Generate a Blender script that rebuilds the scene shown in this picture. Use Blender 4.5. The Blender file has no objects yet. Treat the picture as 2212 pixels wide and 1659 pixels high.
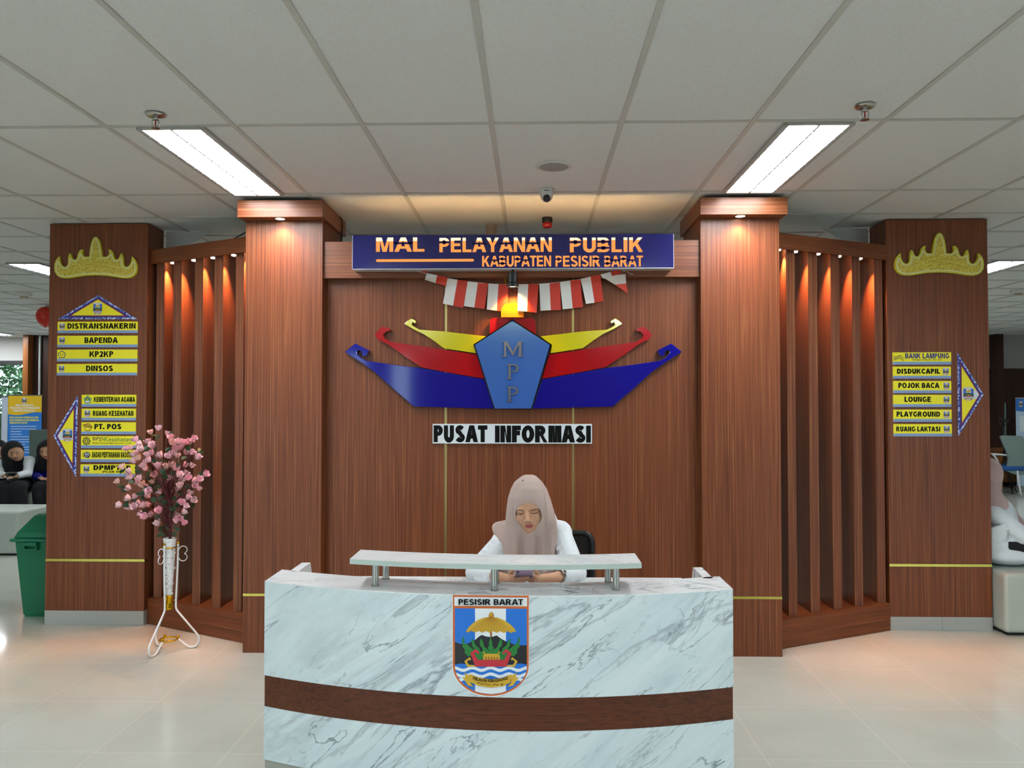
import bpy, bmesh, math, random
from mathutils import Vector, Matrix, Euler
from mathutils.geometry import tessellate_polygon
random.seed(7)
SC = bpy.context.scene
COL = SC.collection
# ------------------------------------------------------------------ camera
F, YAW, PIT, HC, CZ = 1704.5, -.02421, .02336, 1.576, 2.861
FW = Vector((math.sin(YAW)*math.cos(PIT), math.cos(YAW)*math.cos(PIT), math.sin(PIT)))
RT = Vector((math.cos(YAW), -math.sin(YAW), 0)); UP = RT.cross(FW)
cam = bpy.data.cameras.new('camera'); cam.sensor_width = 36; cam.lens = F/2212*36; cam.clip_end = 200
cob = bpy.data.objects.new('camera', cam); COL.objects.link(cob)
cob.matrix_world = Matrix(((RT.x, UP.x, -FW.x, 0), (RT.y, UP.y, -FW.y, 0), (RT.z, UP.z, -FW.z, HC), (0, 0, 0, 1)))
SC.camera = cob
# ------------------------------------------------------------------ world, exposure
w = bpy.data.worlds.new('overcast_sky'); SC.world = w; w.use_nodes = True
bg = w.node_tree.nodes['Background']; bg.inputs[0].default_value = (.80, .92, 1, 1); bg.inputs[1].default_value = 3.2
vs = SC.view_settings; vs.view_transform = 'Standard'; vs.look = 'None'; vs.gamma = 1; vs.use_curve_mapping = False; vs.exposure = 0.3
FIX_STRENGTH = 36.0        # fluorescent ceiling lights
SPOT_WARM = (1, .50, .26)
SC.cycles.max_bounces = 7; SC.cycles.diffuse_bounces = 4; SC.cycles.sample_clamp_indirect = 6; SC.cycles.caustics_reflective = False; SC.cycles.caustics_refractive = False
# ------------------------------------------------------------------ pixel of the photograph -> point on a plane
def ray(px, py): return FW + RT*((px-1106)/F) - UP*((py-829.5)/F)
def P(px, py, Y):
    r = ray(px, py); t = Y/r.y; return Vector((r.x*t, Y, HC+r.z*t))
def PZ(px, py, z):
    r = ray(px, py); t = (z-HC)/r.z; return Vector((r.x*t, r.y*t, z))
def PX(v):
    d = v - Vector((0, 0, HC)); k = d.dot(FW); return (1106+F*d.dot(RT)/k, 829.5-F*d.dot(UP)/k)
# ------------------------------------------------------------------ materials
def lin(h):
    if isinstance(h, tuple): return (*h, 1) if len(h) == 3 else h
    h = h.lstrip('#'); c = [int(h[i:i+2], 16)/255 for i in (0, 2, 4)]
    return tuple(x/12.92 if x <= .04045 else ((x+.055)/1.055)**2.4 for x in c)+(1,)
MATS = {}
def base(name, color, rough=.5, metal=0, spec=.5, emit=None, estr=0, coat=0, trans=0, alpha=1):
    m = bpy.data.materials.new(name); m.use_nodes = True; b = m.node_tree.nodes['Principled BSDF']
    b.inputs['Base Color'].default_value = lin(color); b.inputs['Roughness'].default_value = rough
    b.inputs['Metallic'].default_value = metal; b.inputs['Specular IOR Level'].default_value = spec
    b.inputs['Coat Weight'].default_value = coat; b.inputs['Coat Roughness'].default_value = .06
    b.inputs['Transmission Weight'].default_value = trans
    if emit: b.inputs['Emission Color'].default_value = lin(emit); b.inputs['Emission Strength'].default_value = estr
    MATS[name] = m; return m
def nt(m): return m.node_tree.nodes, m.node_tree.links, m.node_tree.nodes['Principled BSDF']
def ramp(N, stops):
    r = N.new('ShaderNodeValToRGB'); e = r.color_ramp.elements
    while len(e) > 1: e.remove(e[-1])
    e[0].position, e[0].color = stops[0][0], lin(stops[0][1])
    for p, c in stops[1:]:
        k = e.new(p); k.color = lin(c)
    return r
def mapping(N, L, scale, rot=(0, 0, 0), loc=(0, 0, 0), turn=0):
    if turn:
        a = mapping(N, L, (1, 1, 1), (0, 0, turn)); mp = N.new('ShaderNodeMapping'); mp.inputs['Scale'].default_value = scale; mp.inputs['Location'].default_value = loc; L.new(a.outputs[0], mp.inputs[0]); return mp
    t = N.new('ShaderNodeTexCoord'); mp = N.new('ShaderNodeMapping')
    mp.inputs['Scale'].default_value = scale; mp.inputs['Rotation'].default_value = rot; mp.inputs['Location'].default_value = loc
    L.new(t.outputs['Object'], mp.inputs[0]); return mp
def noise(N, L, mp, sc, det=4, dist=0, rough=.5):
    n = N.new('ShaderNodeTexNoise'); n.inputs['Scale'].default_value = sc; n.inputs['Detail'].default_value = det
    n.inputs['Distortion'].default_value = dist; n.inputs['Roughness'].default_value = rough
    L.new(mp.outputs[0], n.inputs['Vector']); return n
def mixc(N, L, a, b, fac, mode='MIX'):
    x = N.new('ShaderNodeMix'); x.data_type = 'RGBA'; x.blend_type = mode
    if isinstance(fac, float): x.inputs[0].default_value = fac
    else: L.new(fac, x.inputs[0])
    for k, v in ((6, a), (7, b)):
        if isinstance(v, (str, tuple)): x.inputs[k].default_value = lin(v)
        else: L.new(v, x.inputs[k])
    return x.outputs[2]
def wood(name, vertical=True, dark='#64331d', mid='#84482a', light='#ab7246', rough=.36, fine=1.55, turn=0):
    m = base(name, mid, rough, spec=.32); N, L, b = nt(m)
    s = (1, 1, .012) if vertical else (.012, 1, 1)
    mp = mapping(N, L, s, turn=turn); mp2 = mapping(N, L, (1, 1, .004) if vertical else (.004, 1, 1), loc=(3.1, 0, 1.7), turn=turn)
    n1 = noise(N, L, mp, 70*fine, 3, .0, .6); n2 = noise(N, L, mp2, 210*fine, 2, 0, .5); n3 = noise(N, L, mapping(N, L, (1, 1, .05) if vertical else (.05, 1, 1)), 6, 2)
    r1 = ramp(N, [(.28, dark), (.47, mid), (.56, mid), (.74, light)]); L.new(n1.outputs[0], r1.inputs[0])
    r2 = ramp(N, [(.30, '#9c9c9c'), (.5, '#e6e6e6'), (.72, '#ffffff')]); L.new(n2.outputs[0], r2.inputs[0])
    r3 = ramp(N, [(.3, '#c8c0bc'), (.7, '#ffffff')]); L.new(n3.outputs[0], r3.inputs[0])
    c = mixc(N, L, r1.outputs[0], r2.outputs[0], .75, 'MULTIPLY'); c = mixc(N, L, c, r3.outputs[0], .5, 'MULTIPLY')
    n4 = noise(N, L, mp2, 120*fine, 1, 0, .4); r4 = ramp(N, [(.56, '#000000'), (.68, '#8c8c8c')]); L.new(n4.outputs[0], r4.inputs[0]); c = mixc(N, L, c, light, r4.outputs[0])
    L.new(c, b.inputs['Base Color']); return m
def marble(name, ang, rough=.16, tones=('#b9c9cf', '#ccdade', '#d8e4e7')):
    m = base(name, '#d8e0e2', rough, spec=.5); N, L, b = nt(m)
    A = (0, math.radians(ang), 0)
    mp = mapping(N, L, (.35, 1, 1.5), A)
    # rotate first, then stretch: two mapping nodes
    t = mapping(N, L, (1, 1, 1), A); s = N.new('ShaderNodeMapping'); s.inputs['Scale'].default_value = (.42, 1, 1.9); L.new(t.outputs[0], s.inputs[0])
    nb = noise(N, L, s, 3.2, 6, .9, .62)
    rb = ramp(N, [(.28, tones[0]), (.42, tones[1]), (.60, tones[2])]); L.new(nb.outputs[0], rb.inputs[0])
    def vein(sc, wdt, dist, seed, col):
        s2 = N.new('ShaderNodeMapping'); s2.inputs['Scale'].default_value = (.30, 1, 1.7); s2.inputs['Location'].default_value = (seed, seed*.7, seed*1.3); L.new(t.outputs[0], s2.inputs[0])
        n = noise(N, L, s2, sc, 7, dist, .58)
        d = N.new('ShaderNodeMath'); d.operation = 'SUBTRACT'; L.new(n.outputs[0], d.inputs[0]); d.inputs[1].default_value = .5
        a = N.new('ShaderNodeMath'); a.operation = 'ABSOLUTE'; L.new(d.outputs[0], a.inputs[0])
        r = ramp(N, [(0, '#ffffff'), (wdt, '#000000')]); L.new(a.outputs[0], r.inputs[0])
        # veins fade in and out
        n2 = noise(N, L, s2, sc*.6, 2, 0, .5); r2 = ramp(N, [(.46, '#000000'), (.64, '#ffffff')]); L.new(n2.outputs[0], r2.inputs[0])
        k = N.new('ShaderNodeMath'); k.operation = 'MULTIPLY'; L.new(r.outputs[0], k.inputs[0]); L.new(r2.outputs[0], k.inputs[1]); return k.outputs[0], col
    c = rb.outputs[0]
    for v, col in (vein(2.4, .022, .55, 1.3, '#8b959f'), vein(4.2, .013, .9, 5.1, '#76818c'), vein(7.5, .010, 1.1, 3.3, '#98a2ac'), vein(1.6, .035, .5, 9.4, '#aab3ba')):
        c = mixc(N, L, c, col, v)
    L.new(c, b.inputs['Base Color']); return m
wood('wood_upright', True); wood('wood_level', False)
wood('wood_level_left', False, turn=math.atan2(.475, .917)); wood('wood_level_right', False, turn=-math.atan2(.455, .923)); wood('wood_orange', True, '#5a3014', '#9a5a26', '#b87838', .4)
wood('wood_far', True, '#2c1810', '#43261a', '#5a3626', .5)
wood('wood_band', False, '#572b1c', '#64351f', '#6c3a24', .35, .8)
marble('marble', 36); marble('marble_top_lit', 14, .1, ('#d2dadd', '#e4e9ea', '#eef1f1'))  # top marble painted lighter, imitating light caught on level surfaces
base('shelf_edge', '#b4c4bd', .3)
base('white_paint', '#e9e9e6', .7); base('grey_paint', '#a9a8a4', .8); base('pillar_tile', '#a9aca8', .3)
base('desk_plinth', '#9c9c93', .5)
base('steel', '#b8b8b4', .22, 1); base('gold', '#c9b458', .24, 1); base('gold_mirror', '#c8b878', .3, .9); base('chrome', '#d6d6da', .22, 1)
base('gold_plastic', '#d9a514', .18, .85)
base('black', '#0c0c0d', .45); base('black_gloss', '#08080a', .12); base('dark_grey', '#2a2a2c', .5)
base('white_gloss', '#f0f0f0', .15); base('white_plastic', '#d9d8d2', .35); base('beige_plastic', '#b5a68f', .4)
base('red_lens', '#a5101c', .15, coat=.5); base('red_gloss', '#9e0c14', .12, coat=.6); base('yellow_gloss', '#c9bf16', .14, coat=.6)
base('blue_gloss', '#14127e', .10, coat=.8); base('pentagon_blue', '#365fa8', .16, coat=.6); base('orange_gloss', '#e07c12', .2, coat=.4)
base('sign_navy', '#120f5e', .15, coat=.5); base('sign_edge', '#cfd4dc', .2)
base('sign_yellow', '#fbee06', .35); base('sign_black', '#060606', .5, spec=.15); base('sign_white', '#dfe6ea', .35)
base('ink_green', '#1f7a34', .4); base('ink_blue', '#1a72d4', .4); base('ink_navy', '#20207c', .4); base('ink_red', '#c02c3c', .4); base('ink_gold', '#cfa630', .4)
base('ink_dark', '#1f2026', .4); base('ink_brown', '#9c5a1c', .4); base('ink_orange', '#c96428', .4); base('ink_white', '#e8eef2', .4); base('ink_purple', '#7a1c5a', .4); base('ink_skyblue', '#86b8e8', .4)
base('paper_white', '#ddd9d4', .55); base('paper_red', '#c0321f', .5)
base('bin_green', '#0d6b4a', .38); base('leather', '#b6beb5', .42); base('chair_fabric', '#6c7d78', .8); base('blue_fabric', '#164a86', .8)
base('skin', '#c49474', .5); base('lips', '#8f3a3c', .45); base('brow', '#3a281e', .7); base('lash', '#241a16', .6)
m = MATS['skin']; N, L, b = nt(m); at = N.new('ShaderNodeAttribute'); at.attribute_name = 'tint'; L.new(at.outputs['Color'], b.inputs['Base Color'])
base('hijab_taupe', '#b7a198', .85); base('hijab_pink', '#c9adab', .85); base('hijab_black', '#121215', .85); base('shirt_white', '#e6ecf0', .75)
base('cloth_black', '#131318', .85); base('blouse_blue', '#10108c', .7)
base('phone_lilac', '#c3aed0', .2); base('leaf', '#1d3a1c', .4); base('branch', '#5a1f26', .6); base('petal', '#e596a8', .55)
base('pipe_grey', '#c9cbcb', .5); base('balloon_red', '#d3281c', .3); base('balloon_white', '#dcd4d0', .35)
base('tree_leaf', '#3f6b3a', .8); base('bark', '#3b3226', .9); base('rubber', '#202020', .8)
base('tube_light', '#ffffff', .5, emit=(.90, .96, 1), estr=FIX_STRENGTH)
base('fixture_white', '#e8ecee', .35)
base('warm_lens', '#ffffff', .5, emit=(1, .80, .58), estr=14); base('spot_lens', '#ffffff', .5, emit=(1, .80, .6), estr=45)
base('led_strip', '#ffffff', .5, emit=(1, .68, .28), estr=55)
base('sign_glow', '#a04c14', .5, emit=(1, .33, .07), estr=.85); base('sign_glow_top', '#c8b48c', .5, emit=(1, .82, .55), estr=.95)
m = base('petal_mix', '#e596a8', .55); N, L, b = nt(m)
oi = N.new('ShaderNodeObjectInfo'); r = ramp(N, [(0, '#ecaabb'), (.5, '#f2bfcb'), (.88, '#f6d0d8'), (1, '#f2bfaa')]); L.new(oi.outputs['Random'], r.inputs[0]); L.new(r.outputs[0], b.inputs['Base Color'])
# glass
m = base('window_glass', '#ffffff', .02); N, L, b = nt(m)
tr = N.new('ShaderNodeBsdfTransparent'); tr.inputs[0].default_value = (.86, .93, .93, 1); gl = N.new('ShaderNodeBsdfGlossy'); gl.inputs['Roughness'].default_value = .02
mx = N.new('ShaderNodeMixShader'); mx.inputs[0].default_value = .06; L.new(tr.outputs[0], mx.inputs[1]); L.new(gl.outputs[0], mx.inputs[2])
L.new(mx.outputs[0], N['Material Output'].inputs[0])
# floor tiles
m = base('floor_tile', '#c8c4ba', .07, spec=.55); N, L, b = nt(m)
mp = mapping(N, L, (1, 1, 1), loc=(-.436+.001, -.549+.001, 0)); br = N.new('ShaderNodeTexBrick'); br.offset = 0; br.squash = 1
br.inputs['Scale'].default_value = 1; br.inputs['Brick Width'].default_value = .6; br.inputs['Row Height'].default_value = .6; br.inputs['Mortar Size'].default_value = .0018; br.inputs['Mortar Smooth'].default_value = .3
br.inputs['Color1'].default_value = lin('#c9cac0'); br.inputs['Color2'].default_value = lin('#c6c7bd'); br.inputs['Mortar'].default_value = lin('#e0dccf')
L.new(mp.outputs[0], br.inputs['Vector'])
nn = noise(N, L, mapping(N, L, (1, 1, 1)), 2.5, 5); rr = ramp(N, [(.3, '#f0efec'), (.7, '#ffffff')]); L.new(nn.outputs[0], rr.inputs[0])
L.new(mixc(N, L, br.outputs[0], rr.outputs[0], .8, 'MULTIPLY'), b.inputs['Base Color'])
# ceiling tile with fine pitting
m = base('ceiling_tile', '#cfcdc6', .9); N, L, b = nt(m)
nn = noise(N, L, mapping(N, L, (1, 1, 1)), 160, 3); rr = ramp(N, [(.32, '#d6d8d7'), (.5, '#dddfde'), (.7, '#e1e3e2')]); L.new(nn.outputs[0], rr.inputs[0]); L.new(rr.outputs[0], b.inputs['Base Color'])
base('ceiling_bar', '#bebeb8', .5)
# woven border band on the signs: white lattice on blue
def lattice(name, pitch, h):
    m = base(name, '#1d62c0', .4); N, L, b = nt(m)
    t = N.new('ShaderNodeTexCoord'); sp = N.new('ShaderNodeSeparateXYZ'); L.new(t.outputs['UV'], sp.inputs[0])
    def M(op, a, b_=None, c=None):
        n = N.new('ShaderNodeMath'); n.operation = op
        for k, v in enumerate((a, b_, c)):
            if v is None: continue
            if isinstance(v, (int, float)): n.inputs[k].default_value = v
            else: L.new(v, n.inputs[k])
        return n.outputs[0]
    tx = M('PINGPONG', M('DIVIDE', sp.outputs[0], pitch), .5); tz = M('MULTIPLY', sp.outputs[1], .5/h)
    d1 = M('ABSOLUTE', M('SUBTRACT', tx, tz)); d2 = M('ABSOLUTE', M('SUBTRACT', M('SUBTRACT', .5, tx), tz))
    k = M('LESS_THAN', M('MINIMUM', d1, d2), .062)
    ins = M('GREATER_THAN', M('MINIMUM', d1, d2), .12)
    c = mixc(N, L, '#2f78d0', '#0c2c78', ins); L.new(mixc(N, L, c, '#c4dcf4', k), b.inputs['Base Color']); return m
lattice('lattice_band', .0155, .0235)
# bead edging of the arrow signs
m = base('bead_edge', '#24249a', .35); N, L, b = nt(m)
vo = N.new('ShaderNodeTexNoise'); vo.inputs['Scale'].default_value = 95; L.new(mapping(N, L, (1, 1, 1)).outputs[0], vo.inputs['Vector'])
r = ramp(N, [(.42, '#24248e'), (.52, '#6f8fe0'), (.62, '#dfe8ff')]); L.new(vo.outputs[0], r.inputs[0]); L.new(r.outputs[0], b.inputs['Base Color'])
# gilded crown face
m = base('crown_gilt', '#c9a91c', .35); N, L, b = nt(m)
n1 = noise(N, L, mapping(N, L, (1, 1, 2.2)), 55, 4, 2.2); r = ramp(N, [(.36, '#a8861a'), (.47, '#cdb226'), (.56, '#ddd04e'), (.66, '#e6e08a')]); L.new(n1.outputs[0], r.inputs[0]); L.new(r.outputs[0], b.inputs['Base Color'])
base('crown_rim', '#d6cf3a', .3); base('crown_line', '#e2e2c4', .4)
# vase: white with grey flecks
m = base('vase_glaze', '#e9e9ea', .15); N, L, b = nt(m)
n1 = noise(N, L, mapping(N, L, (1, 1, 1.6)), 55, 3); r = ramp(N, [(.30, '#4b4b55'), (.37, '#c9c9cc'), (.42, '#ececec')]); L.new(n1.outputs[0], r.inputs[0]); L.new(r.outputs[0], b.inputs['Base Color'])
# mesh of the office chair
base('mesh_fabric', '#241c1c', .9)
MM = MATS
# ------------------------------------------------------------------ mesh builder
def wloc(o):
    v = Vector((0, 0, 0))
    while o is not None: v += o.location; o = o.parent
    return v
def tag(o, label=None, cat=None, group=None, kind=None):
    for k, v in (('label', label), ('category', cat), ('group', group), ('kind', kind)):
        if v: o[k] = v
    return o
def thing(name, loc, label, cat, group=None):
    o = bpy.data.objects.new(name, None); COL.objects.link(o); o.location = loc; o.empty_display_size = .1
    return tag(o, label, cat, group)
class MB:
    def __init__(s): s.v = []; s.f = []; s.m = []; s.uv = {}
    def add(s, vs_, fs, mi=0):
        k = len(s.v); s.v += [Vector(v) for v in vs_]; s.f += [tuple(i+k for i in f) for f in fs]; s.m += [mi]*len(fs); return k
    def box(s, x0, x1, y0, y1, z0, z1, mi=0):
        s.add([(x, y, z) for x in (x0, x1) for y in (y0, y1) for z in (z0, z1)],
              [(0, 1, 3, 2), (4, 6, 7, 5), (0, 4, 5, 1), (2, 3, 7, 6), (0, 2, 6, 4), (1, 5, 7, 3)], mi); return s
    def obox(s, c, ax, ay, az, mi=0):      # oriented box, half-axes
        c = Vector(c); ax, ay, az = Vector(ax), Vector(ay), Vector(az)
        s.add([c+ax*i+ay*j+az*k for i in (-1, 1) for j in (-1, 1) for k in (-1, 1)],
              [(0, 1, 3, 2), (4, 6, 7, 5), (0, 4, 5, 1), (2, 3, 7, 6), (0, 2, 6, 4), (1, 5, 7, 3)], mi); return s
    def prism(s, poly, fn0, fn1, mi=0, side=None):  # poly: 2D points; fn0/fn1 map (a,b) to front/back points
        n = len(poly); tri = tessellate_polygon([[Vector((a, b, 0)) for a, b in poly]])
        s.add([fn0(*p) for p in poly], [tuple(t) for t in tri], mi); s.add([fn1(*p) for p in poly], [tuple(reversed(t)) for t in tri], mi if side is None else side)
        s.add([fn0(*p) for p in poly]+[fn1(*p) for p in poly], [(i, (i+1) % n, (i+1) % n+n, i+n) for i in range(n)], mi if side is None else side); return s
    def flat(s, poly, fn, mi=0):
        tri = tessellate_polygon([[Vector((a, b, 0)) for a, b in poly]]); s.add([fn(*p) for p in poly], [tuple(t) for t in tri], mi); return s
    def loft(s, rings, mi=0, cap=True, closed=True):
        n = len(rings[0]); k = s.add([p for r in rings for p in r], [], mi); fs = []
        for i in range(len(rings)-1):
            for j in range(n if closed else n-1):
                a, b = k+i*n+j, k+i*n+(j+1) % n; fs.append((a, b, b+n, a+n))
        if cap: fs += [tuple(reversed(range(k, k+n))), tuple(range(k+(len(rings)-1)*n, k+len(rings)*n))]
        s.f += fs; s.m += [mi]*len(fs); return s
    def tube(s, pts, r, n=8, mi=0, closed=False, cap=True):
        pts = [Vector(p) for p in pts]; N_ = len(pts); rad = r if isinstance(r, (list, tuple)) else [r]*N_
        rings = []; prev = None
        for i, p in enumerate(pts):
            if closed: d = pts[(i+1) % N_]-pts[i-1]
            else: d = pts[min(i+1, N_-1)]-pts[max(i-1, 0)]
            d = d.normalized() if d.length > 1e-9 else Vector((0, 0, 1))
            if prev is None:
                a = Vector((0, 0, 1)) if abs(d.z) < .9 else Vector((1, 0, 0)); u = d.cross(a).normalized()
            else: u = (prev-d*prev.dot(d)).normalized()
            prev = u; v = d.cross(u)
            rings.append([p+(u*math.cos(t)+v*math.sin(t))*rad[i] for t in [2*math.pi*j/n for j in range(n)]])
        if closed: rings.append(rings[0])
        return s.loft(rings, mi, cap and not closed)
    def lathe(s, prof, c, n=24, mi=0, cap=True, axis='z', sq=None):
        rings = []
        for r, h in prof:
            rg = []
            for j in range(n):
                t = 2*math.pi*j/n; a, b = r*math.cos(t), r*math.sin(t)
                rg.append(Vector(c)+(Vector((a, b, h)) if axis == 'z' else Vector((a, h, b)) if axis == 'y' else Vector((h, a, b))))
            rings.append(rg)
        return s.loft(rings, mi, cap)
    def ball(s, c, r, n=12, mi=0):
        r = (r, r, r) if isinstance(r, (int, float)) else r; c = Vector(c)
        rings = [[c+Vector((r[0]*math.sin(a)*math.cos(2*math.pi*j/n), r[1]*math.sin(a)*math.sin(2*math.pi*j/n), r[2]*math.cos(a))) for j in range(n)] for a in [math.pi*max(.02, min(.98, i/(n//2+1))) for i in range(n//2+2)]]
        return s.loft(rings, mi)
    def build(s, name, mats, parent=None, loc=None, smooth=False, bevel=0, kind=None, label=None, seg=2, angle=None, recalc=True):
        me = bpy.data.meshes.new(name)
        o = bpy.data.objects.new(name, me); COL.objects.link(o)
        org = Vector((0, 0, 0))
        if parent is not None: o.parent = parent; org = wloc(parent)
        if loc is not None: o.location = Vector(loc)-org; org = Vector(loc)
        me.from_pydata([v-org for v in s.v], [], s.f); me.update()
        for mt in (mats if isinstance(mats, (list, tuple)) else [mats]): me.materials.append(MM[mt])
        for p, i in zip(me.polygons, s.m): p.material_index = i
        if recalc:
            bm = bmesh.new(); bm.from_mesh(me); bmesh.ops.remove_doubles(bm, verts=bm.verts, dist=1e-5); bmesh.ops.recalc_face_normals(bm, faces=bm.faces); bm.to_mesh(me); bm.free()
        if smooth: me.shade_smooth()
        if smooth and angle: 
            try: me.set_sharp_from_angle(angle=math.radians(angle))
            except Exception: pass
        if bevel:
            bv = o.modifiers.new('bevel', 'BEVEL'); bv.width = bevel; bv.segments = seg; bv.limit_method = 'ANGLE'; bv.angle_limit = math.radians(40)
        return tag(o, label, None, None, kind)
def light(name, typ, loc, energy, color, parent=None, **kw):
    l = bpy.data.lights.new(name, typ); l.energy = energy; l.color = color
    rot = kw.pop('rot', None)
    for k, v in kw.items(): setattr(l, k, v)
    o = bpy.data.objects.new(name, l); COL.objects.link(o)
    if parent is not None: o.parent = parent; o.location = Vector(loc)-wloc(parent)
    else: o.location = loc
    if rot: o.rotation_euler = rot
    return o
# ------------------------------------------------------------------ bold sans lettering as 2D outlines (cap height 1)
def arc(cx, cy, rx, ry, a0, a1, n=10): return [(cx+rx*math.cos(math.radians(a0+(a1-a0)*k/n)), cy+ry*math.sin(math.radians(a0+(a1-a0)*k/n))) for k in range(n+1)]
def thick(sp, w):
    L_, R_ = [], []
    for i, p in enumerate(sp):
        a, b = Vector(sp[max(0, i-1)]), Vector(sp[min(len(sp)-1, i+1)]); d = (b-a).normalized(); n = Vector((-d.y, d.x)); ww = w/2*(1 if abs(d.x) > .5 or True else 1)
        L_.append((p[0]+n.x*ww, p[1]+n.y*ww)); R_.append((p[0]-n.x*ww, p[1]-n.y*ww))
    return L_+R_[::-1]
def glyph(ch, s):
    h = s*.82; t = h   # stems s, bars h
    R = lambda x0, x1, y0, y1: [(x0, y0), (x1, y0), (x1, y1), (x0, y1)]
    if ch == 'I': return [R(0, s, 0, 1)]
    if ch == 'L': return [[(0, 0), (.62, 0), (.62, h), (s, h), (s, 1), (0, 1)]]
    if ch == 'E': return [[(0, 0), (.70, 0), (.70, h), (s, h), (s, .5-h/2+.02), (.64, .5-h/2+.02), (.64, .5+h/2+.02), (s, .5+h/2+.02), (s, 1-h), (.68, 1-h), (.68, 1), (0, 1)]]
    if ch == 'F': return [[(0, 0), (s, 0), (s, .42), (.58, .42), (.58, .42+h), (s, .42+h), (s, 1-h), (.64, 1-h), (.64, 1), (0, 1)]]
    if ch == 'T': c = .36; return [[(c-s/2, 0), (c+s/2, 0), (c+s/2, 1-h), (2*c, 1-h), (2*c, 1), (0, 1), (0, 1-h), (c-s/2, 1-h)]]
    if ch == 'H': return [[(0, 0), (s, 0), (s, .5-h/2), (.76-s, .5-h/2), (.76-s, 0), (.76, 0), (.76, 1), (.76-s, 1), (.76-s, .5+h/2), (s, .5+h/2), (s, 1), (0, 1)]]
    if ch == 'N': W = .77; return [[(0, 0), (s*.93, 0), (s*.93, .66), (W-s, 0), (W, 0), (W, 1), (W-s*.93, 1), (W-s*.93, .34), (s, 1), (0, 1)]]
    if ch == 'M': W = .93; q = s*.92; return [[(0, 0), (q, 0), (q, .74), (W/2-q*.52, 0), (W/2+q*.52, 0), (W-q, .74), (W-q, 0), (W, 0), (W, 1), (W-q*1.45, 1), (W/2, .30), (q*1.45, 1), (0, 1)]]
    if ch == 'A':
        W = .96; c = W/2; k = .5*s; return [[(0, 0), (s*1.08, 0), (s*1.08+.075, .21), (W-s*1.08-.075, .21), (W-s*1.08, 0), (W, 0), (c+s*.58, 1), (c-s*.58, 1)], [(s*1.08+.075+.055, .21+h*.95), (W-s*1.08-.13, .21+h*.95), (c, .80)]]
    if ch == 'Y': W = .88; c = W/2; return [[(c-s/2, 0), (c+s/2, 0), (c+s/2, .42), (W, 1), (W-s*1.15, 1), (c, .60), (s*1.15, 1), (0, 1), (c-s/2, .42)]]
    if ch == 'K': return [[(0, 0), (s, 0), (s, .30), (s+.13, .44), (.57, 0), (.83, 0), (s+.28, .60), (.80, 1), (.54, 1), (s, .58), (s, 1), (0, 1)]]
    if ch == 'V': W = .88; return [[(W/2-s*.56, 0), (W/2+s*.56, 0), (W, 1), (W-s*1.1, 1), (W/2, .28), (s*1.1, 1), (0, 1)]]
    if ch == 'O': return [arc(.45, .5, .45, .515, 0, 350, 27), arc(.45, .5, .45-s, .515-h, 0, 350, 27)]
    if ch == 'D': return [[(0, 0)]+arc(.33, .5, .45, .5, -90, 90, 14)+[(0, 1)], [(s, h)]+arc(.31, .5, .47-s, .5-h, -90, 90, 12)+[(s, 1-h)]]
    if ch == 'P': return [[(0, 0), (s, 0), (s, .38)]+arc(.37, .69, .32, .31, -90, 90, 12)+[(0, 1)], [(s, .38+h*.9)]+arc(.35, .69, .34-s, .31-h*.9, -90, 90, 10)+[(s, 1-h*.9)]]
    if ch == 'R': return [[(0, 0), (s, 0), (s, .40), (max(.30, s+.02), .40), (max(.55, s+.27), 0), (max(.83, s+.56), 0), (.58, .42)]+arc(.41, .71, .33, .29, -45, 90, 10)+[(0, 1)], [(s, .42+h*.85)]+arc(.38, .71, .36-s, .29-h*.9, -90, 90, 10)+[(s, 1-h*.9)]]
    if ch == 'B': return [[(0, 0)]+arc(.43, .285, .31, .285, -90, 50, 9)+arc(.40, .755, .29, .245, -35, 90, 9)+[(0, 1)], [(s, h*.9)]+arc(.41, .29, .33-s, .29-h*.9, -90, 90, 9)+[(s, .58-h*.9)], [(s, .57)]+arc(.38, .71, .31-s, .14, -90, 90, 9)+[(s, .85)]]
    if ch == 'U': W = .76; a = s/2; return [thick([(a, 1), (a, .7), (a, .4)]+arc(W/2, .36, W/2-a, .36-h/2, 180, 360, 14)+[(W-a, .4), (W-a, .7), (W-a, 1)], s)]
    if ch == 'J': W = .58; a = s/2; return [thick(arc(W/2, .30, W/2-a, .30-h/2, 190, 360, 12)+[(W-a, .4), (W-a, .7), (W-a, 1)], s)]
    if ch == 'C': a = s*.46; return [thick(arc(.44, .5, .44-a, .515-a, 42, 318, 24), s*.92)]
    if ch == 'G': a = s*.46; return [thick(arc(.45, .5, .45-a, .515-a, 45, 300, 22), s*.92), [(.45, .40), (.86, .40), (.86, .14), (.70, .03), (.66, .16), (.66, .40-.0), (.66, .54-.02), (.45, .54)][:0] or [(.46, .36), (.46, .53), (.86, .53), (.86, .13), (.67, .01), (.67, .36)]]
    if ch == 'S': a = s*.45; return [thick(arc(.37, .725, .37-a-.02, .275-a+.01, 25, 255, 14)+[(.42, .485)]+arc(.37, .27, .37-a, .27-a+.01, 68, -160, 15), s*.9)]
    if ch == '2': a = s*.45; return [thick(arc(.31, .70, .31-a, .31-a, 165, -38, 12)+[(.30, .26), (.12, .06)], s*.9), R(0, .63, 0, h)]
    if ch == ',': return [[(0, 0), (s*.25, -.14), (s*.6, -.14), (s, 0), (s, s), (0, s)]]
    if ch == '.': return [R(0, s, 0, s)]
    if ch == '(': return [thick(arc(.42, .38, .34, .60, 125, 235, 10), s*.7)]
    if ch == ')': return [thick(arc(-.10, .38, .34, .60, 55, -55, 10), s*.7)]
    return []
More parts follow.
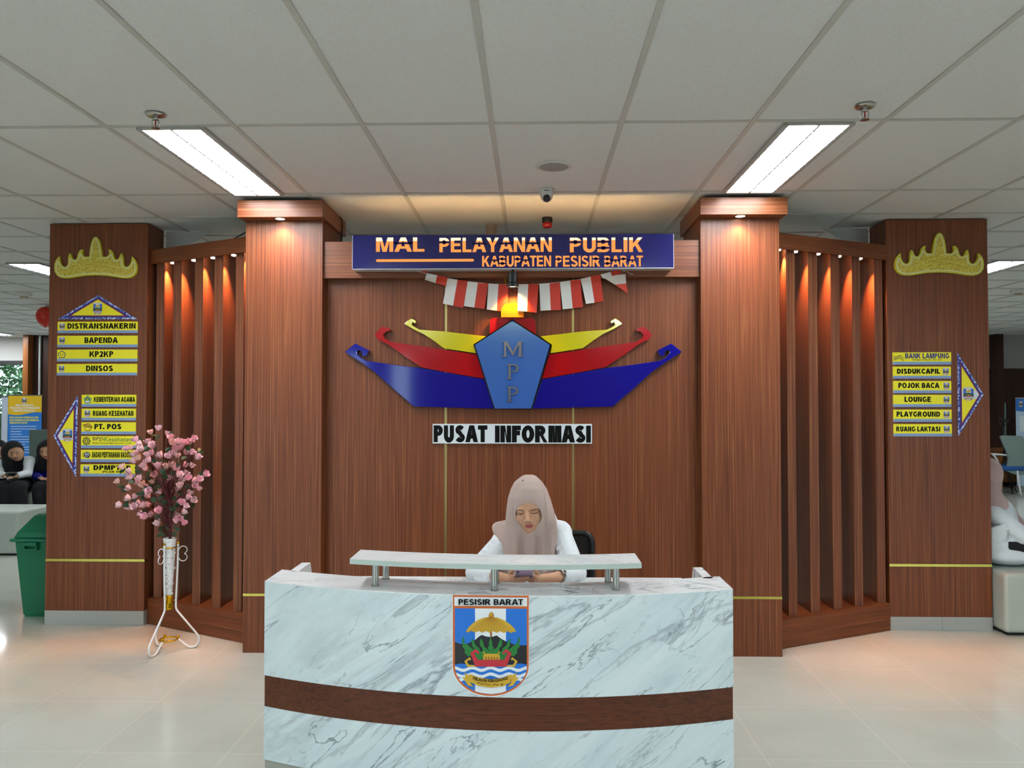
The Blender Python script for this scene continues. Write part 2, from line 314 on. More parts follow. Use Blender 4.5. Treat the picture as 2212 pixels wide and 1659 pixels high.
def outline(text, s=.22, gap=.10, space=.36):
    x = 0; out = []
    for ch in text:
        if ch == ' ': x += space; continue
        g_ = glyph(ch, s); k = .05 if ch in 'ATYV' else 0
        w_ = max(p[0] for l in g_ for p in l); x -= k
        out.append([[(a+x, b) for a, b in l] for l in g_]); x += w_+gap-k
    return out
def fit_outline(gl, x0, x1, z0, z1):
    ps = [p for g_ in gl for l in g_ for p in l]; ax, bx = min(p[0] for p in ps), max(p[0] for p in ps)
    return [[[(x0+(a-ax)/(bx-ax)*(x1-x0), z0+b*(z1-z0)) for a, b in l] for l in g_] for g_ in gl]
def is_hole(q, o):
    bq = (min(p[0] for p in q), max(p[0] for p in q), min(p[1] for p in q), max(p[1] for p in q)); bo = (min(p[0] for p in o), max(p[0] for p in o), min(p[1] for p in o), max(p[1] for p in o))
    return bo[0] < bq[0] and bo[1] > bq[1] and bo[2] < bq[2] and bo[3] > bq[3]
def put_text(mb, s, x0, x1, z0, z1, fn, mi=0, bold=.22, gap=.10):
    for g_ in fit_outline(outline(s, bold, gap), x0, x1, z0, z1):
        hs = [l for l in g_[1:] if is_hole(l, g_[0])]
        for grp in [[g_[0]]+hs]+[[l] for l in g_[1:] if l not in hs]:
            vs_ = [p for l in grp for p in l]; tri = tessellate_polygon([[Vector((a, b, 0)) for a, b in l] for l in grp]); mb.add([fn(*p) for p in vs_], [tuple(t) for t in tri], mi)
# thin lettering for the small print: the built-in font
def text2d(s, bold=0.0):
    c = bpy.data.curves.new('lettering', 'FONT'); c.body = s; c.offset = bold; c.resolution_u = 3
    o = bpy.data.objects.new('lettering_temp', c); COL.objects.link(o)
    dg = bpy.context.evaluated_depsgraph_get(); me = bpy.data.meshes.new_from_object(o.evaluated_get(dg))
    vs_ = [(v.co.x, v.co.y) for v in me.vertices]; fs = [tuple(p.vertices) for p in me.polygons]
    bpy.data.objects.remove(o); bpy.data.curves.remove(c); bpy.data.meshes.remove(me); return vs_, fs
def fit(vs_, x0, x1, z0, z1):
    ax, bx = min(v[0] for v in vs_), max(v[0] for v in vs_); az, bz = min(v[1] for v in vs_), max(v[1] for v in vs_)
    return [(x0+(v[0]-ax)/(bx-ax)*(x1-x0), z0+(v[1]-az)/(bz-az)*(z1-z0)) for v in vs_]
def put_thin(mb, s, x0, x1, z0, z1, fn, mi=0, bold=0.0):
    vs_, fs = text2d(s, bold); mb.add([fn(*v) for v in fit(vs_, x0, x1, z0, z1)], fs, mi)
# ================================================================== the setting
XL, XR, YB, YF = -13.0, 11.0, -4.0, 15.3
MB().box(XL, XR, YB, YF, -.1, 0).build('floor', 'floor_tile', kind='structure')
MB().box(XL, XR, YB, YF, CZ+.004, CZ+.12).build('ceiling', 'ceiling_tile', kind='structure')
g = MB(); hb = .012
for i in range(-21, 19):
    x = -.182+.6*i; g.box(x-hb, x+hb, YB, YF, CZ-.001, CZ+.006)
for j in range(-6, 10):
    y = 3.605+1.2*j; g.box(XL, XR, y-hb, y+hb, CZ-.0012, CZ+.006)
for j in range(1, 10):
    y = 3.605+1.2*j+.6
    if y < YF: g.box(XL, -1.382, y-hb, y+hb, CZ-.0012, CZ+.006); g.box(1.018, XR, y-hb, y+hb, CZ-.0012, CZ+.006)
tag(g.build('trim_1', 'ceiling_bar', kind='structure'), 'pale metal grid between the ceiling tiles')
# side walls
MB().box(XL-.1, XL, YB, YF, 0, CZ).build('wall_left', 'white_paint', kind='structure')
MB().box(XR, XR+.1, YB, YF, 0, CZ).build('wall_right', 'white_paint', kind='structure')
# far wall: glazed on the left, painted strip above, dark wood on the right
wy = YF
MB().box(XL, XR, wy, wy+.12, 2.40, CZ+.1).box(-9.86, XR, wy, wy+.12, 0, 2.40).build('wall_back', 'grey_paint', kind='structure')
MB().box(8.75, 11.0, wy-.06, wy, 0, 2.22).build('wall_right_back', 'wood_far', kind='structure')
MB().box(8.74, 8.86, wy-.30, wy-.061, 0, CZ).build('trim_2', 'wood_far', kind='structure')
w1 = MB()
for x0, x1, z0, z1 in ((XL, -9.86, 2.32, 2.40), (XL, -9.86, 0, .08), (-9.93, -9.86, .08, 2.32), (-10.66, -10.63, .08, 2.32), (XL, XL+.06, .08, 2.32)):
    w1.box(x0, x1, wy, wy+.08, z0, z1)
w1o = w1.build('window_1', 'black', kind='structure')
MB().box(XL+.06, -9.93, wy+.035, wy+.041, .08, 2.32).build('pane', 'window_glass', w1o)
# entrance side behind the photographer: glazed bays let daylight in on both sides of a dark wood wall
BAYS = ((-9.0, -2.95), (-2.52, -2.15), (4.2, 9.0))
w2 = MB()
for a_, b_ in BAYS:
    n_ = max(1, round((b_-a_)/1.2))
    for k in range(n_+1): x = a_+(b_-a_)*k/n_; w2.box(x-.03, x+.03, YB-.08, YB, 0, 2.5)
    w2.box(a_, b_, YB-.08, YB, 2.43, 2.5).box(a_, b_, YB-.08, YB, 0, .08)
w2o = w2.build('window_2', 'dark_grey', kind='structure')
q = MB()
for a_, b_ in BAYS: q.box(a_+.03, b_-.03, YB-.045, YB-.04, .08, 2.43)
q.build('pane', 'window_glass', w2o)
q = MB(); xs_ = [XL]+[v for ab in BAYS for v in ab]+[XR]
for k in range(0, len(xs_), 2): q.box(xs_[k], xs_[k+1], YB-.1, YB, 0, 2.5)
q.box(XL, XR, YB-.1, YB, 2.5, CZ+.1).build('wall_front', 'wood_far', kind='structure')
for nm, x0, x1, z0, z1, y, ry in (('window_2_portal', -9, -2.95, .08, 2.43, YB+.02, math.pi/2), ('window_2_portal', 4.2, 9, .08, 2.43, YB+.02, math.pi/2), ('window_1_portal', XL, -10, .08, 2.32, wy-.02, -math.pi/2)):
    l = light(nm, 'AREA', ((x0+x1)/2, y, (z0+z1)/2), 1, (1, 1, 1), shape='RECTANGLE', size=x1-x0, size_y=z1-z0, rot=(ry, 0, 0)); l.data.cycles.is_portal = True
# ground and trees outside
MB().box(-40, 30, YF+.12, 50, -.2, -.1).build('ground', 'bark', kind='structure')
MB().box(-40, 30, -30, YB-.1, -.2, -.1).build('ground_front', 'grey_paint', kind='structure')
def tree(x, y, h, r, seed, label):
    rd = random.Random(seed); t = thing('tree', (x, y, -.1), label, 'tree', 'trees outside the far window')
    MB().tube([(x, y, -.1), (x+.1, y, h*.4), (x, y, h*.8)], [.16, .12, .05], 8).build('trunk', 'bark', t, smooth=True)
    c = MB()
    for _ in range(2600):
        a, u, k = rd.uniform(0, 6.283), rd.uniform(-1, 1), rd.uniform(.55, 1)
        p = Vector((x+r*k*math.cos(a)*math.sqrt(1-u*u), y+r*k*math.sin(a)*math.sqrt(1-u*u), h*.62+h*.42*k*u))
        d1 = Vector((rd.uniform(-1, 1), rd.uniform(-1, 1), rd.uniform(-.6, .6))).normalized()*.10; d2 = d1.cross(Vector((rd.uniform(-1, 1), rd.uniform(-1, 1), 1))).normalized()*.05
        c.add([p-d1, p+d2, p+d1, p-d2], [(0, 1, 2, 3)])
    c.build('crown', 'tree_leaf', t, recalc=False)
tree(-14.6, 20, 3.4, 1.8, 1, 'leafy green tree outside the far window, left one')
tree(-10.9, 18.2, 2.5, 1.1, 2, 'low green tree in the middle of the far window')
tree(-13.3, 16.5, 1.4, .7, 4, 'low round green bush right outside the far window'); tree(-10.9, 16.4, 1.3, .65, 5, 'low green bush outside the far window beside the wood column')
tree(-13.4, 25, 4.4, 2.4, 3, 'tallest dark tree farther out behind the far window')
# ------------------------------------------------------------------ fluorescent ceiling lights
def make_fixture(x, y, label, group=None, det=True):
    hw, hl = .150, .592; z = CZ
    t = thing('ceiling_light', (x, y, z), label, 'ceiling light', group)
    h = MB()
    for sx in (-1, 1): h.box(x+sx*hw-.012, x+sx*hw+.012, y-hl, y+hl, z-.012, z+.003)
    for sy in (-1, 1): h.box(x-hw, x+hw, y+sy*hl-.010, y+sy*hl+.010, z-.012, z+.003)
    h.build('frame', 'grey_paint', t)  # grey here imitates the shadowed edges of the frame
    for sx in (-1, 1):
        MB().box(x+sx*.072-.066, x+sx*.072+.066, y-hl+.012, y+hl-.012, z-.006, z+.002).build('glow_panel', 'tube_light', t)
    MB().box(x-.004, x+.004, y-hl+.01, y+hl-.01, z-.014, z+.002).build('divider', 'dark_grey', t)
    if det:
        for k in range(11):
            yy = y-hl+.09+k*(2*hl-.18)/10
            MB().box(x-.138, x+.138, yy-.0015, yy+.0015, z-.016, z-.0065).build('louvre_blade', 'fixture_white', t)
    return t
make_fixture(-1.682, 4.205, 'bright fluorescent ceiling light with centre divider above the left wood pillar', 'fluorescent ceiling lights')
make_fixture(1.325, 4.215, 'bright fluorescent ceiling light above the right wood pillar', 'fluorescent ceiling lights')
make_fixture(-4.68, 7.72, 'lit ceiling light at the left edge behind the left column', 'fluorescent ceiling lights')
make_fixture(4.36, 7.80, 'lit ceiling light at the right edge behind the right column', 'fluorescent ceiling lights')
hid = 'unseen fluorescent ceiling light out of the picture'
for x, y in ((-4.68, .6), (-1.68, .6), (1.32, .6), (4.32, .6), (-1.68, -2.4), (1.32, -2.4), (-4.68, 11.4), (4.32, 11.4), (7.6, 11.4), (-8.9, 11.4)):  # last two added to brighten the far background
    make_fixture(x, y, hid, 'unseen ceiling lights', False)
t = thing('ceiling_light', (-10.3, 14.4, CZ), 'thin bright ceiling light seen edge-on by the far window', 'ceiling light')
MB().box(-11.3, -9.65, 14.1, 14.5, CZ-.03, CZ+.002).build('frame', 'fixture_white', t)
MB().box(-11.25, -9.7, 14.13, 14.47, CZ-.034, CZ-.028).build('glow_panel', 'tube_light', t)
# ------------------------------------------------------------------ ceiling fittings
def sprinkler(x, y, label, flip):
    t = thing('fire_sprinkler', (x, y, CZ), label, 'sprinkler', 'ceiling sprinklers')
    MB().lathe([(.043, 0), (.043, -.004), (.036, -.010), (.014, -.012)], (x, y, CZ), 24).build('escutcheon', 'steel', t, smooth=True, angle=40)
    MB().lathe([(.011, -.010), (.011, -.024), (.008, -.026)], (x, y, CZ), 12).build('nozzle', 'steel', t, smooth=True)
    fr = MB()
    for s in (-1, 1): fr.tube([(x+s*.009, y, CZ-.024), (x+s*.016, y, CZ-.034), (x+s*.014, y, CZ-.050), (x+s*.003, y, CZ-.060)], .0028, 6)
    fr.build('yoke', 'steel', t, smooth=True)
    MB().lathe([(.003, -.026), (.0035, -.04), (.003, -.058)], (x, y, CZ), 8).build('bulb', 'red_lens', t, smooth=True)
    MB().lathe([(.004, -.058), (.018, -.060), (.019, -.063), (.004, -.064)], (x, y, CZ), 16).build('deflector', 'steel', t, smooth=True, angle=40)
sprinkler(-1.674, 3.452, 'metal fire sprinkler hanging in front of the left ceiling light', 0)
sprinkler(1.445, 3.423, 'metal fire sprinkler hanging in front of the right ceiling light', 1)
t = thing('ceiling_speaker', (.124, 4.277, CZ), 'round flush ceiling speaker with grey grille', 'speaker')
MB().lathe([(.098, .003), (.098, -.003), (.092, -.006), (.083, -.005), (.079, -.001)], (.124, 4.277, CZ), 48, cap=False).build('rim', 'white_plastic', t, smooth=True)
base('speaker_grille', '#8f908c', .6)
MB().lathe([(.0005, -.0045), (.05, -.004), (.08, -.003), (.08, 0)], (.124, 4.277, CZ), 48).build('grille', 'speaker_grille', t, smooth=True, angle=30)
c = (.094, 4.74, CZ)
t = thing('security_camera', c, 'white dome security camera with black lens on the ceiling', 'camera')
MB().lathe([(.041, .002), (.041, -.004), (.040, -.030), (.038, -.044), (.031, -.062), (.018, -.074), (.003, -.078)], c, 28).build('housing', 'white_plastic', t, smooth=True)
MB().ball((c[0], c[1]-.014, CZ-.055), (.029, .030, .029), 20).build('eyeball', 'white_plastic', t, smooth=True)
ln = MB(); cc = Vector((c[0], c[1]-.031, CZ-.060)); dn = Vector((0, -.92, -.38)); uu = Vector((1, 0, 0)); vv = dn.cross(uu)
ln.loft([[cc+dn*h+(uu*math.cos(a)+vv*math.sin(a))*r for a in [k*6.2832/24 for k in range(24)]] for r, h in ((.022, -.004), (.0225, .010), (.019, .0165), (.008, .019))])
ln.build('lens', 'black_gloss', t, smooth=True, angle=50)
MB().box(c[0]-.017, c[0]+.017, c[1]-.0425, c[1]-.039, CZ-.017, CZ-.014).build('nameplate', 'dark_grey', t)
c = (.113, 5.476, CZ)
t = thing('fire_alarm', c, 'black and red alarm beacon under the ceiling', 'alarm')
MB().lathe([(.036, .002), (.036, -.030), (.034, -.036)], c, 24).build('base', 'black', t, smooth=True, angle=40)
MB().lathe([(.034, -.036), (.034, -.055), (.031, -.068), (.02, -.073), (.002, -.075)], c, 24).build('lens', 'red_lens', t, smooth=True)
c = (-.291, 5.72, CZ)
t = tag(MB().lathe([(.042, .002), (.042, -.010), (.040, -.05), (.037, -.078), (.034, -.082)], c, 24).build('smoke_detector', 'beige_plastic', loc=c, smooth=True, angle=40), 'beige cup-shaped detector on the ceiling just above the blue sign', 'detector')
for px, py, lb in ((52, 634, 'small white ceiling detector at the far left'), (2200, 627, 'small white ceiling detector at the far right')):
    q = PZ(px, py, CZ); t = thing('ceiling_detector', q, lb, 'detector')
    MB().lathe([(.085, .002), (.085, -.028), (.075, -.036)], q, 20).build('base', 'white_plastic', t, smooth=True, angle=40)
    MB().lathe([(.045, -.036), (.045, -.052), (.03, -.06), (.002, -.062)], q, 16).build('sensor', 'beige_plastic', t, smooth=True, angle=40)
# sagging board ends beside the outer columns
for nm, X0, X1, X2 in (('trim_3', -2.735, -2.40, -2.66), ('trim_4', 2.475, 2.14, 2.40)):
    MB().prism([(X0, CZ-.006), (X1, CZ-.006), (X2, CZ-.16), (X0, CZ-.16)], lambda a, b: (a, 5.83, b), lambda a, b: (a, 5.845, b)).build(nm, 'white_paint', kind='structure')
# ================================================================== the wood backdrop
HDRZ0, HDRZ1 = 2.368, 2.603
fw = thing('feature_wall', (-.135, 5.06, 0), 'recessed wood panel wall with gold joints behind the reception desk', 'wall panel')
YP = 5.06
xs = [(-1.331, -.557), (-.541, .262), (.276, 1.072)]
for a, b in xs: MB().box(a, b, YP, YP+.018, 0, HDRZ0+.02).build('wall_panel', 'wood_upright', fw, bevel=.001)
for a, b in ((-1.36, -1.331), (-.557, -.541), (.262, .276), (1.072, 1.10)):
    MB().box(a, b, YP+.006, YP+.014, 0, HDRZ0+.01).build('gold_joint', 'gold_mirror', fw, label='shiny gold joint strip')
MB().box(-1.36, 1.10, YP+.018, YP+.10, 0, HDRZ1-.02).build('backing', 'wood_far', fw)
MB().box(-1.328, 1.068, 4.99, YP+.10, HDRZ0, HDRZ1).build('header_beam', 'wood_level', fw, bevel=.0015)
def pillar(x0, x1, cx0, cx1, yb, label, lb_lamp, zg):
    yf = 4.965; t = thing('wood_pillar', ((x0+x1)/2, yf, 0), label, 'pillar', 'inner wood pillars')
    MB().box(x0, x1, yf, yb, 0, zg-.009).box(x0, x1, yf, yb, zg+.009, 2.75).box(x0+.003, x1-.003, yf+.004, yb-.003, zg-.009, zg+.009).build('shaft', 'wood_upright', t, bevel=.0012)
    MB().box(x0-.0005, x1+.0005, yf-.0005, yf+.02, zg-.008, zg+.008).build('gold_strip', 'gold', t, label='thin gold strip')
    MB().box(cx0, cx1, 4.87, yb+.02, 2.735, 2.842).build('cap', 'wood_level', t, bevel=.0015)
    xc = (x0+x1)/2
    d = thing('downlight', (xc-.01, 4.912, 2.735), lb_lamp, 'downlight', 'round downlights under the pillar caps')
    MB().lathe([(.037, .001), (.037, -.003), (.030, -.004), (.029, 0)], (xc-.01, 4.912, 2.735), 28, cap=False).build('trim_ring', 'steel', d, smooth=True)
    MB().lathe([(.029, 0), (.029, -.0025), (.001, -.003)], (xc-.01, 4.912, 2.735), 28).build('lens', 'warm_lens', d, smooth=True, angle=30)
    light('lamp', 'SPOT', (xc-.01, 4.912, 2.729), 24, SPOT_WARM, d, spot_size=math.radians(120), spot_blend=.9, shadow_soft_size=.02)
    return t
pillar(-1.818, -1.325, -1.838, -1.300, 5.46, 'left inner wood pillar with lit cap beside the panel wall', 'glowing round downlight under the left pillar cap', .363)
pillar(1.065, 1.556, 1.045, 1.580, 5.52, 'right inner wood pillar with lit cap beside the panel wall', 'glowing round downlight under the right pillar cap', .363)
def column(x0, x1, yf, yb, zg, zb, label, split):
    t = thing('wood_column', ((x0+x1)/2, yf, 0), label, 'column', 'outer wood columns')
    MB().box(x0, x1, yf, yb, zb, zg-.011).box(x0, x1, yf, yb, zg+.011, CZ-.004).box(x0+.003, x1-.003, yf+.004, yb-.003, zg-.011, zg+.011).build('shaft', 'wood_upright', t, bevel=.0012)
    MB().box(x0-.0005, x1+.0005, yf-.0006, yf+.02, zg-.009, zg+.009).build('gold_strip', 'gold', t, label='thin gold strip')
    b = MB()
    for a, c in split: b.box(a, c, yf-.004, yb, 0, zb)
    b.build('tile_base', 'pillar_tile', t, bevel=.0015, label='grey tile skirting')
    return t
column(-3.455, -2.742, 5.56, 5.80, .455, .099, 'left outer wood column with crown ornament and yellow signs', ((-3.455, -2.742),))
column(2.486, 3.186, 5.565, 5.83, .447, .092, 'right outer wood column with crown ornament and yellow signs', ((2.486, 2.84), (2.842, 3.186)))
def screen(A, B, sgn, fins, nmside, hid):
    wl_ = 'wood_level_'+nmside
    # A outer end (at column), B inner end (at pillar); plan points of the front line
    A, B = Vector((*A, 0)), Vector((*B, 0)); t = thing('slat_screen', (A+B)/2, f'{nmside} angled wood screen of upright slats between column and pillar', 'slat screen', 'angled slat screens')
    dr = (B-A).normalized(); nr = Vector((dr.y*sgn, -dr.x*sgn, 0))
    if nr.y < 0: nr = -nr
    def plank(z0, z1, d0, d1, nm, mt):
        e0 = Vector((0, d0, 0)); e1 = Vector((0, d1, 0)); q = MB(); pts = [A+e0, B+e0, B+e1, A+e1]
        q.add([(p.x, p.y, z) for z in (z0, z1) for p in pts], [(0, 1, 2, 3), (7, 6, 5, 4), (0, 4, 5, 1), (1, 5, 6, 2), (2, 6, 7, 3), (3, 7, 4, 0)]); return q.build(nm, mt, t, bevel=.001)
    plank(0, .183, 0, .36, 'plinth', wl_); plank(2.572, 2.675, 0, .02, 'top_beam', wl_); plank(2.605, 2.63, .02, .36, 'soffit', wl_)
    for x0, x1 in fins:
        xm = (x0+x1)/2; yy = A.y+(xm-A.x)/(B.x-A.x)*(B.y-A.y)+.045
        MB().box(x0, x1, yy, yy+.30, .183, 2.606).build('slat', 'wood_upright', t, bevel=.001)
    return t, A, B
finL = [(-2.700, -2.642), (-2.539, -2.480), (-2.340, -2.283), (-2.166, -2.106), (-1.984, -1.928)]
tL, A, B = screen((-2.739, 5.600), (-1.822, 5.125), 1, finL, 'left', 0)
finR = [(1.678, 1.734), (1.850, 1.911), (2.033, 2.092), (2.211, 2.267), (2.405, 2.463)]
tR, A2, B2 = screen((2.483, 5.555), (1.560, 5.100), 1, finR, 'right', 0)
def spot(x, A, B, label, dx):
    y = A.y+(x-A.x)/(B.x-A.x)*(B.y-A.y)+.11; c = (x, y, 2.605)
    t = thing('spotlight', c, label, 'spotlight', 'small spotlights under the slat screen beams')
    MB().lathe([(.020, .001), (.020, -.008), (.016, -.016), (.0135, -.014)], c, 18, cap=False).build('housing', 'steel', t, smooth=True)
    MB().lathe([(.016, -.010), (.016, -.018), (.012, -.024), (.001, -.026)], c, 18).build('lens', 'spot_lens', t, smooth=True)
    light('lamp', 'SPOT', (x, y, 2.580), 108, (1, .44, .22), t, spot_size=math.radians(74), spot_blend=1.0, shadow_soft_size=.012, rot=(math.radians(4), math.radians(10)*dx, 0))
names = ('first', 'second', 'third', 'fourth', 'fifth')
for k, x in enumerate((-2.596, -2.397, -2.223, -2.041, -1.885)): spot(x, A, B, f'{names[k]} small spotlight from the left column under the left screen beam', 1)
for k, x in enumerate((1.64, 1.772, 1.955, 2.130, 2.31)): spot(x, A2, B2, f'{names[k]} small spotlight from the right pillar under the right screen beam', -1)
# cables at the caps
def cable(pts, label, r=.004, mt='black'):
    q = MB(); q.tube(pts, r, 6); return tag(q.build('cable', mt, smooth=True, loc=pts[0]), label, 'cable')
cable([(-1.298, 5.30, 2.835), (-1.293, 5.34, 2.83), (-1.292, 5.36, 2.80), (-1.297, 5.36, 2.74), (-1.296, 5.35, 2.66), (-1.298, 5.34, 2.606)], 'thin black cable hanging down the side of the left pillar cap')
cable([(-2.05, 5.30, 2.675), (-1.93, 5.25, 2.72), (-1.84, 5.22, 2.77)], 'thin black cable running from the left slat screen beam to its pillar')
# ------------------------------------------------------------------ main blue sign with cut-out lit letters
YS = 4.900
def S(px, py): p = P(px, py, YS); return (p.x, p.z)
x0, z1 = S(762, 508.5); x1, z0 = S(1455, 578)
sg = thing('lit_sign', ((x0+x1)/2, YS, (z0+z1)/2), 'dark blue lit sign reading MAL PELAYANAN PUBLIK KABUPATEN PESISIR BARAT', 'sign')
loops = []
bars = []
for s, ax, ay, bx, by, bold in (('MAL', 812, 544, 917, 512.5, .23), ('PELAYANAN', 949, 545, 1192, 512.5, .23), ('PUBLIK', 1231, 545, 1389, 512.5, .23), ('KABUPATEN', 1041.5, 576, 1190.5, 552, .21), ('PESISIR', 1200, 576, 1297, 552, .21), ('BARAT', 1305.5, 576, 1389, 552, .21)):
    a = S(ax, ay); b = S(bx, by)
    for g_ in fit_outline(outline(s, bold), a[0], b[0], a[1], b[1]):
        o = g_[0]
        for q in g_[1:]:
            if is_hole(q, o):
                zm = (min(p[1] for p in q)+max(p[1] for p in q))/2; t_ = (b[1]-a[1])*.07; bars.append((min(p[0] for p in o)-.001, max(p[0] for p in o)+.001, zm-t_, zm+t_))
        loops += g_
a = S(812, 565.8); b = S(1024, 559)
hh = (b[1]-a[1])/2
loops.append([(a[0]+hh+hh*math.cos(t), a[1]+hh+hh*math.sin(t)) for t in [math.pi/2+math.pi*k/8 for k in range(9)]]+[(b[0]-hh+hh*math.cos(t), a[1]+hh+hh*math.sin(t)) for t in [-math.pi/2+math.pi*k/8 for k in range(9)]])
cu = bpy.data.curves.new('sign_outline', 'CURVE'); cu.dimensions = '2D'; cu.fill_mode = 'BOTH'; cu.extrude = .002
for lp in [[(x0, z0), (x1, z0), (x1, z1), (x0, z1)]]+loops:
    sp = cu.splines.new('POLY'); sp.points.add(len(lp)-1); sp.use_cyclic_u = True
    for p, q in zip(sp.points, lp): p.co = (q[0], q[1], 0, 1)
co = bpy.data.objects.new('sign_temp', cu); COL.objects.link(co)
me = bpy.data.meshes.new_from_object(co.evaluated_get(bpy.context.evaluated_depsgraph_get()))
q = MB(); q.add([(v.co.x, YS+.002-v.co.z, v.co.y) for v in me.vertices], [tuple(p.vertices) for p in me.polygons])
bpy.data.objects.remove(co); bpy.data.curves.remove(cu); bpy.data.meshes.remove(me)
for bx in bars: q.box(bx[0], bx[1], YS, YS+.004, bx[2], bx[3])
q.build('face_plate', 'sign_navy', sg, recalc=False)
q = MB()
q.box(x0-.003, x0, YS, YS+.09, z0, z1).box(x1, x1+.003, YS, YS+.09, z0, z1).box(x0, x1, YS+.0, YS+.09, z0-.004, z0)
q.build('edge_frame', 'sign_edge', sg)
MB().box(x0+.05, x1-.05, YS+.016, YS+.019, z0+.004, z1-.034).build('glow_panel', 'sign_glow', sg, label='orange glowing panel in place of LED-lit wood')  # added glowing panel imitates LED-lit wood seen through the letters
MB().box(x0+.05, x1-.05, YS+.016, YS+.019, z1-.034, z1-.010).build('glow_panel', 'sign_glow_top', sg, label='pale glowing panel in place of the bright LEDs')  # added pale panel imitates the LEDs showing at the letter tops
MB().box(x0+.05, x1-.05, YS+.022, YS+.027, z1-.050, z1-.044).build('led_strip', 'led_strip', sg)
# ------------------------------------------------------------------ ship emblem
YE = 5.022
em = thing('ship_emblem', P(1107, 780, YE), 'big glossy blue, red and yellow boat-shaped emblem with MPP letters', 'emblem')
def E5(x, y): return (720+x*.36166, 660+y*.36166)
def ep(poly, nm, mt, y0=YE, y1=5.058, mirror=False, conv=E5, bev=.003):
    pl = [conv(*((2150-a) if mirror else a, b)) for a, b in poly]
    q = MB(); q.prism([(P(a, b, YE).x, P(a, b, YE).z) for a, b in pl], lambda a, b: (a, y0, b), lambda a, b: (a, y1, b)); return q.build(nm, mt, em, bevel=bev)
blueL = [(67, 277), (131, 226), (214, 268), (198, 301), (170, 302), (172, 288), (165, 272), (150, 266), (140, 275), (142, 288), (165, 312), (200, 330), (235, 335), (350, 352), (520, 373), (700, 405), (905, 441), (962, 616), (480, 604), (360, 500), (240, 392), (150, 330)]
redL = [(247, 175), (270, 146), (292, 125), (338, 138), (340, 152), (312, 156), (296, 178), (312, 198), (345, 218), (400, 225), (520, 241), (860, 294), (905, 438), (700, 402), (525, 369), (420, 300), (320, 228), (268, 205)]
yelL = [(422, 110), (440, 92), (465, 75), (492, 90), (495, 102), (482, 106), (474, 98), (467, 115), (490, 130), (515, 143), (665, 154), (914, 184), (845, 236), (854, 285), (660, 256), (600, 212), (540, 172), (470, 138)]
for pl, nm, mt, dy in ((yelL, 'yellow_wing', 'yellow_gloss', .004), (redL, 'red_wing', 'red_gloss', .002), (blueL, 'blue_wing', 'blue_gloss', 0)):
    for mir in (False, True): ep(pl, nm, mt, YE+dy, 5.058, mir)
def rr(x0, x1, y0, y1, r, n=5, bot=True):
    o = []
    for cx, cy, s in ((x1-r, y0+r, -90), (x1-(r if bot else .5), y1-(r if bot else .5), 0), (x0+(r if bot else .5), y1-(r if bot else .5), 90), (x0+r, y0+r, 180)):
        rad = r if (bot or cy == y0+r) else .5
        o += [(cx+rad*math.cos(math.radians(s+90*k/n)), cy+rad*math.sin(math.radians(s+90*k/n))) for k in range(n+1)]
    return o
ep(rr(934, 1209, 73, 200, 28), 'red_block', 'red_gloss', YE+.006)
ep(rr(1003, 1138, -12, 72, 50, bot=False), 'orange_dome', 'orange_gloss', YE-.022)
pent = [(1070, 92), (1294, 236), (1182, 616), (966, 616), (846, 236)]
ep([(1070, 82), (1304, 233), (1188, 618), (960, 618), (836, 233)], 'pentagon_rim', 'black_gloss', YE-.006)
ep(pent, 'pentagon', 'pentagon_blue', YE-.012, YE-.004)
Mp = [(0, 0), (.28, 0), (.28, .05), (.19, .07), (.19, .80), (.52, .06), (.55, .06), (.83, .80), (.83, .07), (.74, .05), (.74, 0), (1.05, 0), (1.05, .05), (.97, .07), (.97, .93), (1.05, .95), (1.05, 1), (.82, 1), (.54, .32), (.25, 1), (0, 1), (0, .95), (.09, .93), (.09, .07), (0, .05)]
Pp = [(0, 0), (.42, 0), (.42, .05), (.30, .07), (.30, .45), (.62, .46), (.86, .55), (.95, .72), (.86, .90), (.62, .99), (.5, 1), (0, 1), (0, .95), (.13, .93), (.13, .07), (0, .05)]
Ph = [(.30, .53), (.30, .92), (.55, .92), (.72, .84), (.77, .73), (.70, .60), (.55, .53)]
def chrome(poly, hole, x0, x1, y0, y1):
    q = MB(); mp = lambda a, b: (lambda p: (p.x, p.z))(P(*E5(x0+a*(x1-x0), y1-b*(y1-y0)), YE))
    if hole: poly = poly[:5]+[(.30, .53)]+Ph[::-1][:0]+poly[5:]
    if hole:  # letter P: stem and bowl as one outline with a slit
        poly = [(0, 0), (.42, 0), (.42, .05), (.30, .07), (.30, .92), (.55, .92), (.72, .84), (.77, .73), (.70, .60), (.55, .53), (.305, .53), (.305, .45), (.62, .46), (.86, .55), (.95, .72), (.86, .90), (.62, .99), (.5, 1), (0, 1), (0, .95), (.13, .93), (.13, .07), (0, .05)]
    pl = [mp(*p) for p in poly]; q.prism(pl, lambda a, b: (a, YE-.017, b), lambda a, b: (a, YE-.011, b)); q.build('chrome_letter', 'chrome', em)
chrome(Mp, None, 1010, 1128, 216, 307); chrome(Pp, 1, 1038, 1112, 350, 440); chrome(Pp, 1, 1037, 1109, 485, 575)
